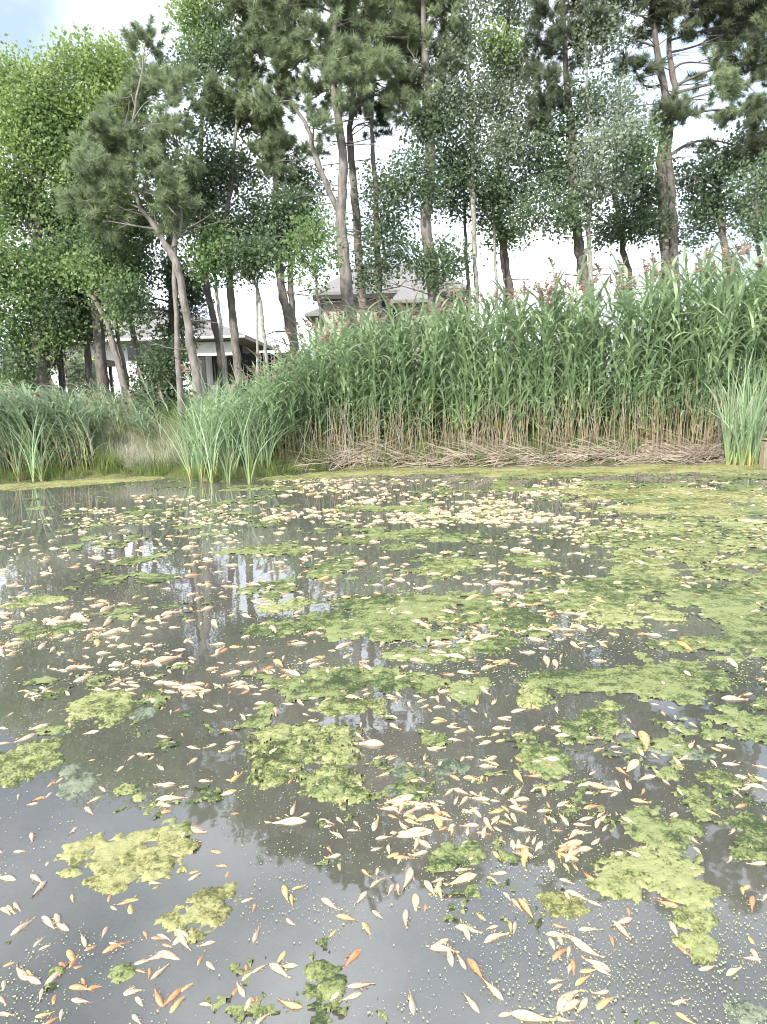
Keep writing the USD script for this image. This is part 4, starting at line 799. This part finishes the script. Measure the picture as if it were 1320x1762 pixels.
mat("grey-green sunken mat behind the cracked raft", "the grey sunken mat", [(700, 1330, 40, 22), (770, 1320, 44, 20), (690, 1360, 30, 14)], "algae_dull", -0.006, 0.010, seed=43, rag=0.9)
mat("grey-green film mat among cream fish behind the leaf-green pad", "the film mat", [(1150, 1290, 36, 14), (1090, 1280, 30, 12), (1200, 1300, 30, 12)], "algae_dull", -0.004, 0.010, seed=44, rag=1.0)
mat("bright fringe of algae at the foot of the reed stand", "the bright fringe", [(500, 822, 60, 5), (580, 816, 70, 6), (680, 812, 90, 6), (790, 810, 90, 5), (900, 812, 100, 8), (1020, 810, 100, 8), (1130, 806, 100, 8), (1250, 806, 110, 9)], "algae_yellow", seed=45, rag=0.5, thick=0.006)
mat("pale scum strip along the low reeds and their cattails", "the scum strip", [(20, 838, 70, 6), (110, 832, 70, 6), (180, 826, 60, 5), (240, 824, 40, 4)], "algae_yellow", seed=46, rag=0.5, thick=0.006)

# loose algae in shreds too many to count
def to_px(P):
    d = P - EYE; z = d @ fwd
    return W / 2 + FPX * (d @ rtc) / z, H / 2 - FPX * (d @ upc) / z
def shreds(name, vr, ur, res, thr, seed, m_, label, z0, k, bias):
    cor = [ground(u, v) for u in ur for v in vr]; xa, xb = min(c[0] for c in cor), max(c[0] for c in cor); ya, yb = min(c[1] for c in cor), max(c[1] for c in cor)
    X, Y = np.meshgrid(np.arange(xa, xb, res), np.arange(ya, yb, res), indexing="ij"); P = np.stack([X, Y, X * 0], -1)
    u, v = to_px(P); f = meshkit.fbm(P * k, 5, seed) - thr + bias(u, v) + 0.12 * (meshkit.fbm(P * k * 4, 3, seed + 77) - 0.5) * 2 + 0.22 * (meshkit.noise(P * (70 if res < 0.02 else 0.9 / res), seed + 29) - 0.5)
    f = (f - 0.35 * np.clip(1 - (v - vr[0]) / (0.12 * (vr[1] - vr[0])), 0, 1) * (vr[0] > 900) - 0.35 * np.clip(1 - (vr[1] - v) / (0.12 * (vr[1] - vr[0])), 0, 1) * (vr[1] < 1700)); f = np.where((u < ur[0]) | (u > ur[1]) | (v < vr[0]) | (v > vr[1]), -1, f) * 3.0
    z = z0 + np.where(f > 0, 0.008 * (1 - np.exp(-f * 9)), f * 0.09) + np.where(f > 0, 1, 0) * (meshkit.fbm(P * 30, 2, seed + 3) - 0.5) * 0.006
    z = np.maximum(z, z0 - 0.025); keep = f > -0.15; nx, ny = X.shape; idx = np.arange(nx * ny).reshape(nx, ny)
    q = keep[:-1, :-1] & keep[1:, :-1] & keep[1:, 1:] & keep[:-1, 1:]; A, B, C_, D_ = idx[:-1, :-1][q], idx[1:, :-1][q], idx[1:, 1:][q], idx[:-1, 1:][q]
    F = np.vstack([np.stack([A, B, C_], 1), np.stack([A, C_, D_], 1)]); V = np.stack([X, Y, z], -1).reshape(-1, 3); w, inv = np.unique(F, return_inverse=True)
    tag(obj(name, (V[w], inv.reshape(-1, 3)), M[m_], smooth=True), label, "algae", kind="stuff")
shreds("loose_algae", (815, 1230), (-60, 1380), 0.025, 0.615, 61, "algae_green", "loose green algae shreds scattered over the far half of the pond", 0.001, 2.1,
       lambda u, v: 0.085 * np.clip((u - 500) / 600, -0.6, 1) - 0.10 * np.clip((900 - v) / 60, 0, 1) * (u < 850) + 0.02)
shreds("drifting_algae", (1080, 1800), (-40, 1380), 0.011, 0.665, 62, "algae_green", "small drifting algae scraps in the near water", 0.0005, 5.0,
       lambda u, v: 0.05 * np.clip((u - 600) / 600, -0.5, 1) - 0.05 * np.clip((v - 1480) / 100, 0, 1))
shreds("sunken_algae", (950, 1800), (-40, 1380), 0.018, 0.535, 63, "algae_dull", "dim algae hanging just under the water surface", -0.012, 3.0, lambda u, v: 0.05 * np.clip((u - 600) / 600, -0.5, 1) - 0.04 * np.clip((v - 1500) / 100, 0, 1))

# duckweed specks
M["duckweed"] = usdkit.material(stage, "/World/Looks/duckweed", {
    "g": ("geometry", {}), "r": ("rgb_ramp", {"ramp": [(0, (0.36, 0.40, 0.20)), (0.2, (0.56, 0.58, 0.44)), (0.5, (0.70, 0.71, 0.64)), (1, (0.80, 0.80, 0.76))]}), "p": ("principled_bsdf", {"roughness": 0.5})},
    [("g.random_per_island", "r.fac"), ("r.color", "p.base_color")], surface="p.BSDF")
def specks(name, n, vr, rr, seed, label, thr):
    r = np.random.default_rng(seed); us, vs = r.uniform(-30, 1350, n * 6), r.uniform(*vr, n * 6)
    P = np.array([ground(u, v) for u, v in zip(us, vs)]); nz = meshkit.fbm(P * 2.6, 5, seed); keep = np.where(nz + r.normal(size=len(nz)) * 0.05 > thr)[0][:n]; P = P[keep]
    k = len(P); rad = np.clip(rr[0] * np.exp(r.normal(0.35, 0.45, k)), 0, rr[1])[:, None] ; a = r.uniform(0, 2 * PI, k)[:, None] + np.arange(5) / 5 * 2 * PI
    v = np.stack([P[:, :1] + rad * np.cos(a) * r.uniform(0.7, 1.2, (k, 1)), P[:, 1:2] + rad * np.sin(a), np.full((k, 5), 0.0032) + r.uniform(0, 0.002, (k, 1))], -1).reshape(-1, 3)
    b = np.arange(k)[:, None, None] * 5; f = (np.array([[0, 1, 2], [0, 2, 3], [0, 3, 4]])[None] + b).reshape(-1, 3)
    tag(obj(name, (v, f), M["duckweed"]), label, "duckweed", kind="stuff")
specks("duckweed", 8000, (1180, 1800), (0.0011, 0.0034), 71, "pale duckweed specks dotting the near water", 0.54)
specks("far_duckweed", 6000, (900, 1180), (0.0028, 0.007), 72, "pale duckweed specks dotting the middle of the pond", 0.53)
# ------------------------------------------------------------------ dead fish, floating belly-up
TINT = {'c': ((0.528, 0.466, 0.317), (0.484, 0.361, 0.189), (0.501, 0.374, 0.216)), 'p': ((0.528, 0.422, 0.317), (0.48, 0.288, 0.179), (0.499, 0.309, 0.196)), 'g': ((0.51, 0.396, 0.194), (0.452, 0.285, 0.09), (0.465, 0.315, 0.123)), 'o': ((0.493, 0.264, 0.141), (0.431, 0.145, 0.053), (0.439, 0.19, 0.08))}
M["fish_skin"] = usdkit.material(stage, "/World/Looks/fish_skin", {
    "at": ("attribute", {"attribute": "tint"}), "tc": ("texture_coordinate", {}),
    "n": ("noise_texture", {"scale": 38.0, "detail": 4.0, "roughness": 0.6}), "r": ("rgb_ramp", {"ramp": [(0.3, (0.72, 0.66, 0.58)), (0.62, (1.0, 1.0, 1.0))]}),
    "v": ("voronoi_texture", {"scale": 260.0}), "b": ("bump", {"strength": 0.25, "distance": 0.002}),
    "mx": ("mix_color", {"blend_type": "multiply", "fac": 1.0}),
    "p": ("principled_bsdf", {"roughness": 0.33, "specular_ior_level": 0.55, "subsurface_weight": 0.0})},
    [("tc.object", "n.vector"), ("tc.object", "v.vector"), ("n.fac", "r.fac"), ("at.color", "mx.a"), ("r.color", "mx.b"), ("mx.result", "p.base_color"), ("v.distance", "b.height"), ("b.normal", "p.normal")], surface="p.BSDF")
def fish_mesh(L, tint, rng, sides=12, st=13, fat=1.0):
    """nose at +L/2, tail at -L/2 along x; belly side up, rolled a little"""
    t = np.linspace(0, 1, st); xb = L * (0.5 - 0.80 * t)
    wprof = np.interp(t, [0, 0.04, 0.12, 0.28, 0.45, 0.65, 0.85, 1.0], [0.012, 0.042, 0.085, 0.125, 0.130, 0.098, 0.048, 0.030]) * L * fat
    hprof = np.interp(t, [0, 0.04, 0.12, 0.28, 0.45, 0.65, 0.85, 1.0], [0.014, 0.050, 0.105, 0.165, 0.170, 0.125, 0.065, 0.055]) * L * (0.35 + 0.6 * fat)
    belly, side, tail = (np.array(c) for c in TINT[tint])
    vs, cs, fs = [], [], []
    ang = np.arange(sides) / sides * 2 * PI
    patch = rng.uniform(0, 100)
    for i in range(st):
        y = wprof[i] * np.cos(ang); z = hprof[i] * np.sin(ang) * np.where(np.sin(ang) > 0, 0.95, 0.8) + 0.006 * L
        vs.append(np.stack([np.full(sides, xb[i]), y, z], 1))
        up = np.clip((np.sin(ang) * 0.5 + 0.5) * 1.35 - 0.1 + 0.5 * (meshkit.noise(np.stack([xb[i] / L * 5 + patch + ang * 0, np.cos(ang) * 1.5, np.sin(ang) * 1.5], 1)) - 0.5), 0, 1)[:, None]
        k = np.clip((t[i] - 0.7) / 0.3, 0, 1); cs.append((side * (1 - up) + belly * up) * (1 - k * 0.7) + tail * k * 0.7)
    for i in range(st - 1):
        for j in range(sides):
            k = (j + 1) % sides; p, q = i * sides, (i + 1) * sides; fs += [[p + j, q + k, p + k], [p + j, q + j, q + k]]
    n = st * sides; vs.append(np.array([[xb[0] + 0.012 * L, 0, 0.004 * L], [xb[-1], 0, 0]])); cs.append(np.array([side * 0.6 + belly * 0.4, tail]))
    for j in range(sides):
        k = (j + 1) % sides; fs += [[j, k, n], [(st - 1) * sides + k, (st - 1) * sides + j, n + 1]]
    n += 2
    def fin(pts, th, col):
        nonlocal n
        pts = np.array(pts, float); nn = np.cross(pts[1] - pts[0], pts[-1] - pts[0]); nn /= max(np.linalg.norm(nn), 1e-9); c = pts.mean(0)
        v = np.vstack([pts, [c + nn * th * L], [c - nn * th * L]]); m_ = len(pts); vs.append(v); cs.append(np.tile(col, (len(v), 1)))
        for j in range(m_):
            k = (j + 1) % m_; fs.append([n + j, n + k, n + m_]); fs.append([n + k, n + j, n + m_ + 1])
        n += len(v)
    xt = xb[-1]; sp = rng.uniform(0.45, 0.85)
    fin([(xt + .02 * L, 0, .045 * L), (xt - .09 * L, .008 * L, .12 * L * sp), (xt - .20 * L, .015 * L, .15 * L * sp), (xt - .13 * L, .008 * L, .02 * L), (xt - .18 * L, -.012 * L, -.13 * L * sp), (xt - .08 * L, -.006 * L, -.10 * L * sp), (xt + .02 * L, 0, -.045 * L)], .006, tail)
    for s in (-1, 1):
        fin([(xb[0] - .20 * L, s * .085 * L, .05 * L), (xb[0] - .24 * L, s * .09 * L, .07 * L), (xb[0] - .34 * L, s * .115 * L, .055 * L * rng.uniform(0, 1.5)), (xb[0] - .29 * L, s * .12 * L, .04 * L)], .004, side * .6 + tail * .4)
        fin([(xb[0] - .42 * L, s * .05 * L, .13 * L), (xb[0] - .46 * L, s * .05 * L, .13 * L), (xb[0] - .55 * L, s * .10 * L, .17 * L), (xb[0] - .50 * L, s * .11 * L, .17 * L)], .004, tail)
    fin([(xb[0] - .58 * L, 0, .11 * L), (xb[0] - .66 * L, 0, .085 * L), (xb[0] - .73 * L, .012 * L, .13 * L), (xb[0] - .68 * L, .008 * L, .155 * L)], .004, tail)
    fin([(xb[0] - .28 * L, 0, -.12 * L), (xb[0] - .60 * L, 0, -.10 * L), (xb[0] - .58 * L, .01 * L, -.17 * L), (xb[0] - .34 * L, .01 * L, -.19 * L)], .004, side)
    V, C, F = np.vstack(vs), np.vstack(cs), np.array(fs)
    roll = float(np.clip(rng.normal(0, 0.8), -1.6, 1.6)); c, s = math.cos(roll), math.sin(roll)
    V = V @ np.array([[1, 0, 0], [0, c, s], [0, -s, c]])
    kap = rng.normal() * 0.16 / L; V[:, 1] += kap * V[:, 0] ** 2 * np.sign(rng.normal()) ; V[:, 1] += rng.normal() * 0.05 * np.clip(-V[:, 0] / L - 0.1, 0, 1) * L
    V[:, 2] += (0.025 - rng.uniform(0, 0.085)) * L - 0.06 * np.clip(np.abs(V[:, 0]) / L - 0.15, 0, 1) * L * 0.9
    return V, F, np.clip(C, 0, 1)
def put_fish(path, V, F, C):
    mh = usdkit.mesh(stage, path, (V, F), M["fish_skin"], smooth=True)
    UsdGeom.PrimvarsAPI(mh).CreatePrimvar("tint", Sdf.ValueTypeNames.Color3fArray, "vertex").Set(Vt.Vec3fArray.FromNumpy(C.astype(np.float32)))
    return mh
CROPS = {}
CROPS[(0, 1200)] = """195,190,45,245,p 262,138,110,180,p 0,240,45,235,c 515,170,400,195,p 360,130,365,160,p 265,60,240,80,c 60,85,40,95,p 10,160,30,162,c 545,485,505,455,p 325,420,285,445,c 245,465,305,415,o 95,500,90,530,g 235,512,150,540,o 195,545,125,560,p 265,495,235,520,p 520,515,450,548,c 490,320,440,330,g 695,295,640,340,c 640,350,585,400,c 710,290,755,305,c 800,300,755,335,g 1020,315,965,350,c 965,255,1035,268,c 1120,240,1050,265,c 805,200,885,208,p 865,235,930,238,p 1125,65,1055,85,c 1150,50,1100,42,c 1200,60,1185,75,g 1145,165,1210,175,g 1295,90,1260,95,c 750,15,825,30,c 885,65,880,90,p 930,60,900,75,o 940,190,945,200,o 840,462,905,457,p 980,455,905,475,c 1025,433,1100,433,c 800,530,985,510,p 765,555,835,560,p 1170,425,1210,435,o 1215,385,1220,410,p 1320,300,1285,318,c 1265,260,1315,270,c 400,670,345,715,p 1240,600,1160,600,o 945,670,865,710,c 975,670,1060,675,o 985,690,1070,700,c 960,765,1045,745,p 1145,805,1060,785,o 1175,870,1100,870,o 160,700,165,750,c 80,798,135,795,c 255,840,225,895,c 880,820,940,820,p 555,890,590,870,o"""
CROPS[(440, 1200)] = """0,30,80,35,c 100,50,105,110,p 200,35,110,30,p 215,15,250,45,c 385,5,340,25,c 275,5,325,5,c 20,120,10,150,g 240,85,280,95,c 265,120,350,122,p 285,285,275,315,c 300,255,360,258,p 660,245,505,240,p 690,135,750,170,c 545,130,540,160,c 515,185,555,215,c 855,170,875,205,c 935,195,870,215,c 885,258,940,280,c 675,5,735,10,c 785,25,800,55,c 835,25,885,12,c 905,130,990,120,g 985,150,1060,158,p 1020,180,1100,170,p 1095,150,1130,180,c 1110,60,1145,80,c 1140,40,1155,5,g 1185,85,1195,105,c 1320,100,1250,110,p 1135,210,1190,200,c 1260,185,1200,205,g 1215,225,1140,250,c 605,325,670,300,c 670,320,730,295,c 680,325,735,305,c 560,345,620,340,p 690,355,605,368,o 155,400,255,360,p 165,445,200,410,o 315,375,325,400,o 310,440,325,490,c 430,565,460,510,o 530,440,560,485,c 880,340,915,350,o 900,375,910,360,o 780,475,860,455,p 830,505,625,555,c 890,540,775,600,p 985,545,900,525,c 890,550,965,560,c 940,600,765,655,g 935,680,615,745,c 935,600,965,720,g 955,585,1030,630,g 605,690,640,610,c 680,600,760,635,o 720,580,745,600,p 330,630,410,655,p 415,620,455,655,c 470,685,545,690,c 505,640,540,675,c 265,640,45,650,c 370,770,400,810,o 440,815,355,835,c 430,860,440,900,g 680,760,690,820,c 750,815,725,880,c 590,790,670,770,p 1025,650,985,705,c 1150,660,1050,665,p 1065,580,1130,605,p 1170,405,1160,445,c 1195,410,1195,440,o 1230,470,1260,495,c 1110,490,1150,510,p 1160,490,1165,520,g 1205,530,1285,540,p 1170,535,1235,560,p 1210,635,1270,605,o 1225,665,1295,705,p 1190,650,1240,700,g 1140,700,1220,710,o 1065,755,1140,740,c 1225,735,1320,750,c 1075,305,1050,345,p 1120,310,1075,310,p 1230,400,1290,395,c 1270,560,1320,600,g 1260,640,1320,660,g 1285,600,1320,640,c"""
CROPS[(880, 1200)] = """1085,5,1230,15,p 715,30,785,45,c 800,45,875,65,c 780,80,795,95,g 840,90,850,115,c 1070,70,1130,50,p 1050,115,1095,135,p 800,125,865,165,c 840,150,900,190,c 905,165,890,210,g 915,130,960,155,c 1145,185,1220,210,p 1000,215,1060,225,p 1095,210,1040,240,p 1150,135,1190,100,c 615,170,650,205,c 555,170,540,205,c 600,110,620,130,p 680,180,710,290,g 230,200,340,210,p 355,210,365,245,g 370,210,480,210,p 420,155,400,170,c 280,240,310,240,c 515,255,575,255,c 525,280,590,290,c 425,278,480,262,g 265,330,110,320,p 20,310,75,345,o 75,330,115,350,p 640,250,700,330,c 660,320,580,405,c 740,400,635,430,c 400,400,450,375,p 15,375,70,450,g 90,480,225,460,p 250,435,345,438,p 400,450,530,475,c 375,495,450,495,c 455,490,530,485,p 340,465,400,430,c 550,490,500,520,c 535,430,560,470,c 720,290,765,320,c 740,375,785,425,c 780,425,830,460,p 690,470,670,510,o 855,465,895,520,c 845,345,910,370,o 960,250,985,275,c 1030,320,1075,370,c 1320,365,1240,350,p 1080,345,1235,350,p 1145,400,1280,440,p 1135,475,1210,525,p 1075,500,1080,545,c 1160,570,1235,545,o 1290,460,1320,480,p 985,575,1085,615,g 640,570,695,560,p 855,590,795,620,p 865,605,820,630,p 195,570,180,530,o 175,660,175,600,o 0,590,40,670,c 10,680,130,690,c 345,635,465,610,p 320,655,415,665,p 500,640,510,590,g 470,690,500,650,p 415,765,475,710,p 210,685,285,690,o 370,745,220,780,c 330,700,420,700,c 270,840,370,780,c 65,770,60,900,g 0,730,15,810,c 40,730,40,790,c 110,760,130,710,c 160,740,110,810,c 80,750,100,710,c 250,830,245,790,g 205,830,225,930,c 340,890,310,850,o 280,870,300,900,g 700,780,650,780,p 840,760,780,760,p 730,725,670,700,p 920,720,970,760,p 950,780,985,815,c 1135,830,1125,850,c 1320,860,1210,860,c 640,870,645,900,c 940,890,960,895,c 1305,605,1310,655,g"""
CROPS[(0, 1462)] = """10,300,60,340,c 35,290,80,335,c 70,275,110,320,c 55,445,190,345,p 215,340,300,430,p 290,330,310,410,c 180,495,230,450,c 195,520,290,480,c 555,395,520,470,p 430,525,525,480,o 565,480,645,505,c 570,290,620,320,c 660,272,600,285,o 560,260,575,225,o 745,420,765,470,o 780,455,865,460,o 835,485,920,510,o 915,430,985,530,c 820,520,960,580,c 960,430,1030,415,c 690,590,800,560,p 780,670,880,590,c 700,620,770,640,o 775,625,770,660,o 1030,575,1045,550,o 1060,575,1135,640,p 630,750,725,690,p 640,745,755,715,p 700,755,750,830,p 920,735,1020,670,g 1035,795,1120,810,p 1195,750,1245,690,o 1250,675,1320,620,c 1275,600,1265,650,o 1230,895,1280,820,c 1305,760,1310,840,o 10,605,110,570,g 130,625,180,680,g 20,670,20,745,c 5,770,25,790,p 300,580,355,620,o 365,600,405,550,o 370,610,460,595,o 430,670,440,710,o 445,720,545,700,o 215,730,205,780,p 285,750,270,820,o 365,775,480,785,p 315,830,310,895,c 190,865,280,840,g 250,895,290,870,o 0,850,70,855,p 700,875,715,890,p 1090,300,1170,300,p 1090,365,1160,375,p 1260,265,1310,250,p 1320,280,1300,330,o 1180,110,1160,165,o 975,160,1050,110,c 370,240,375,270,g"""
CROPS[(440, 1462)] = """140,185,170,280,g 180,230,190,300,g 195,205,255,185,g 155,355,215,400,p 155,520,95,610,g 0,625,50,595,c 215,600,105,610,c 545,515,445,620,o 475,710,620,690,p 545,740,425,785,c 420,340,535,370,g 555,370,605,455,g 410,420,370,460,g 575,215,510,290,c 600,310,675,370,c 590,190,670,145,c 550,105,590,140,g 635,90,620,145,c 810,95,760,220,p 710,180,680,245,p 730,175,735,235,p 825,225,825,340,c 770,310,775,415,p 875,280,870,335,o 1000,465,885,510,c 935,190,965,265,c 1025,215,990,260,p 1140,130,975,190,c 975,150,890,175,c 1030,110,1115,100,c 1190,135,1280,200,c 1295,120,1210,130,c 1290,230,1320,265,c 1095,565,1185,680,o 1310,370,1320,440,g 0,760,10,830,o 15,890,50,860,c 1290,855,1320,850,p"""
CROPS[(880, 1462)] = """0,255,60,320,p 45,255,130,380,g 60,250,90,310,c 20,370,10,450,p 210,385,310,410,o 340,410,475,410,c 530,370,640,490,p 510,440,535,520,o 320,475,480,570,c 245,430,270,520,c 200,450,235,540,c 300,500,290,570,c 305,590,290,650,p 350,630,460,615,g 185,685,280,670,p 225,820,360,700,c 330,700,410,650,g 395,770,330,860,c 0,850,240,895,c 215,870,330,890,p 860,850,940,900,g 970,625,1070,595,p 860,500,940,560,o 395,265,490,300,p 605,310,610,345,o 300,225,350,235,o 250,150,330,180,c 585,190,635,145,c 635,80,655,140,p 795,140,885,150,p 920,120,985,130,c 920,190,950,220,g 1245,240,1240,330,o 1320,230,1290,275,p 1195,200,1200,235,g"""
FISH = []   # (u1, v1, u2, v2, tint)
for (ox, oy), txt in CROPS.items():
    for s_ in txt.split():
        a, b, c, d, tn = s_.split(","); FISH.append((ox + float(a) / 3, oy + float(b) / 3, ox + float(c) / 3, oy + float(d) / 3, tn))
for (ox, oy, k), txt in {(0, 800, 2): "215,605,260,595,p 245,520,310,540,c 0,520,30,530,p 430,565,380,572,p 410,590,395,610,c 430,615,395,635,c 335,600,340,630,g 315,580,300,600,c 350,575,330,590,c 650,605,670,615,p 640,635,580,640,p 480,645,525,628,c 250,750,340,712,c 370,730,320,740,p 535,520,555,545,c 640,450,685,440,c 870,820,935,825,p 945,835,950,870,p 540,815,495,800,p 60,780,100,775,g 85,800,110,780,c 150,790,195,785,g 110,800,120,815,c 140,785,180,760,c 180,490,240,495,c 370,390,420,385,o 700,845,745,850,c 1065,695,1120,680,c 1180,665,1215,650,c",
                         (660, 800, 2): "285,470,345,440,g 740,612,785,605,p 775,578,825,590,g 560,660,570,700,p 590,670,600,705,p 640,610,680,635,c 1030,710,1075,745,p 1160,800,1255,810,p 1005,610,1075,645,g 950,620,1000,615,g 520,505,600,500,c 160,800,190,800,p 110,795,130,800,c 430,850,520,835,p 960,745,975,775,p 380,505,430,490,g 590,440,660,438,c 430,680,480,690,p 250,712,330,720,c 250,610,310,610,c 340,345,365,335,p 1270,640,1300,630,p 1180,660,1240,715,c 690,500,725,515,p 560,455,600,465,g"}.items():
    for s_ in txt.split():
        a, b, c, d, tn = s_.split(","); FISH.append((ox + float(a) / k, oy + float(b) / k, ox + float(c) / k, oy + float(d) / k, tn))
rng = np.random.default_rng(900)
items = []
for (u1, v1, u2, v2, tn) in FISH:
    a, b = ground(u1, v1), ground(u2, v2); L_ = float(np.clip(np.linalg.norm(a - b) * 1.04, 0.05, 0.34)); px = math.hypot(u1 - u2, v1 - v2)
    items.append(dict(u=(u1 + u2) / 2, v=(v1 + v2) / 2, c=(a + b) / 2, yaw=math.atan2(a[1] - b[1], a[0] - b[0]), L=L_, px=px, t=tn, du=u1 - u2, dv=v1 - v2))
items.sort(key=lambda i: -i["px"])
NFISH = 300
big, small = items[:NFISH], items[NFISH:]

# labels that single the fish out
COL = {"c": "cream", "p": "pinkish", "g": "golden", "o": "orange"}
def size_word(L_): return "very large" if L_ > 0.24 else "large" if L_ > 0.165 else "middling" if L_ > 0.12 else "small" if L_ > 0.085 else "tiny"
def heading(i):
    a = math.degrees(math.atan2(i["c"][1] * 0 + math.sin(i["yaw"]), math.cos(i["yaw"]))) % 360
    if 45 <= a < 135: return "nose toward the reeds"
    if 225 <= a < 315: return "tail toward the reeds"
    return "lying crosswise, nose " + ("left" if 135 <= a < 225 else "right")
def heading_short(i):
    return heading(i)
def relation(i, mp):
    d = i["c"][:2] - mp
    if np.hypot(*d) < 0.12: return "on or against"
    if abs(d[1]) > abs(d[0]): return "beyond" if d[1] > 0 else "before"
    return "right of" if d[0] > 0 else "left of"
for i in big:
    ds = [np.hypot(*((i["c"][:2] - mp) * [1, 0.8])) for _, mp in MATS]; k = int(np.argmin(ds)); i["near"] = MATS[k][0]; i["dist"] = ds[k]; i["rel"] = relation(i, MATS[k][1]); i["sz"] = size_word(i["L"])
keys = {}
for i in big: keys.setdefault((i["sz"], i["t"], heading(i), i["rel"], i["near"]), []).append(i)
ORD = ["nearest", "second nearest", "third nearest", "fourth nearest", "fifth nearest", "sixth nearest"]
for (sz, tn, hd, rel, near), grp in keys.items():
    grp.sort(key=lambda i: i["dist"])
    for n_, i in enumerate(grp):
        body = f"{sz} {COL[tn]} fish, {hd}"
        if len(grp) == 1: i["label"] = f"{body}, {rel} {near}"
        else: i["label"] = f"{body}, {ORD[min(n_, 5)]} {rel} {near}"
        i["label"] = i["label"].replace("very large", "huge").replace("lying crosswise, nose", "nose")
for i in big:
    r_ = np.random.default_rng(int(abs(i["u"]) * 1000 + i["v"]))
    V, F, C = fish_mesh(i["L"], i["t"], r_, fat=r_.uniform(0.62, 0.90))
    mh = put_fish(numbered("/World", "dead_fish"), V, F, C)
    mh.AddTranslateOp().Set(Gf.Vec3d(float(i["c"][0]), float(i["c"][1]), 0.0)); mh.AddRotateZOp().Set(math.degrees(i["yaw"]))
    tag(mh, i["label"], "fish", "dead fish floating in the near water")
# the many smaller and farther ones
REG = [((470, 1010), (824, 900), 980), ((110, 480), (852, 905), 230), ((940, 1330), (828, 930), 260), ((-20, 1340), (890, 1010), 720), ((-20, 1340), (1010, 1200), 600), ((640, 1340), (1190, 1480), 130), ((-20, 640), (1200, 1740), 55), ((700, 1330), (1480, 1750), 35)]
rows = [(i["c"], i["yaw"], i["L"], i["t"]) for i in small]
for (u0, u1), (v0, v1), n_ in REG:
    m_ = 0
    while m_ < n_:
        u, v = rng.uniform(u0, u1), rng.uniform(v0, v1)
        if u < 230 and v < 870: continue
        g = ground(u, v)
        if meshkit.fbm(np.array([[g[0] * 0.9, g[1] * 0.9, 4]]), 3, 5)[0] + rng.normal() * 0.12 < 0.46: continue
        tn = rng.choice(list("cccccpppggo")) if v > 960 else rng.choice(list("ccccccppg"))
        rows.append((g, rng.normal(0, 0.7) + (PI if rng.random() < 0.5 else 0) if rng.random() < 0.7 else rng.uniform(0, 2 * PI), float(np.clip(rng.lognormal(math.log(0.082 if v > 900 else 0.095), 0.36), 0.05, 0.20 if v < 1190 else 0.085)), tn)); m_ += 1
path = numbered("/World", "far_dead_fish"); pi = UsdGeom.PointInstancer.Define(stage, path); targets, kinds = [], []
for k in range(16):
    r_ = np.random.default_rng(950 + k); tn = "cccccpppppggggoo"[k]; V, F, C = fish_mesh(1.0, tn, r_, 8, 8, 0.78)
    targets.append(put_fish(f"{path}/fish_{k:03d}" if k else f"{path}/fish", V, F, C).GetPath()); kinds.append(tn)
pi.CreatePrototypesRel().SetTargets(targets)
pi.CreatePositionsAttr(Vt.Vec3fArray([Gf.Vec3f(float(c[0]), float(c[1]), 0.0) for c, *_ in rows]))
pi.CreateOrientationsAttr(Vt.QuathArray([Gf.Quath(math.cos(y / 2), 0, 0, math.sin(y / 2)) for _, y, _, _ in rows]))
pi.CreateScalesAttr(Vt.Vec3fArray([Gf.Vec3f(l, l, l) for *_, l, _ in rows]))
pi.CreateProtoIndicesAttr(Vt.IntArray([int(rng.choice([k for k in range(16) if kinds[k] == t_])) for *_, t_ in rows]))
tag(pi, "hundreds of small pale dead fish strewn over the far water", "fish", kind="stuff")
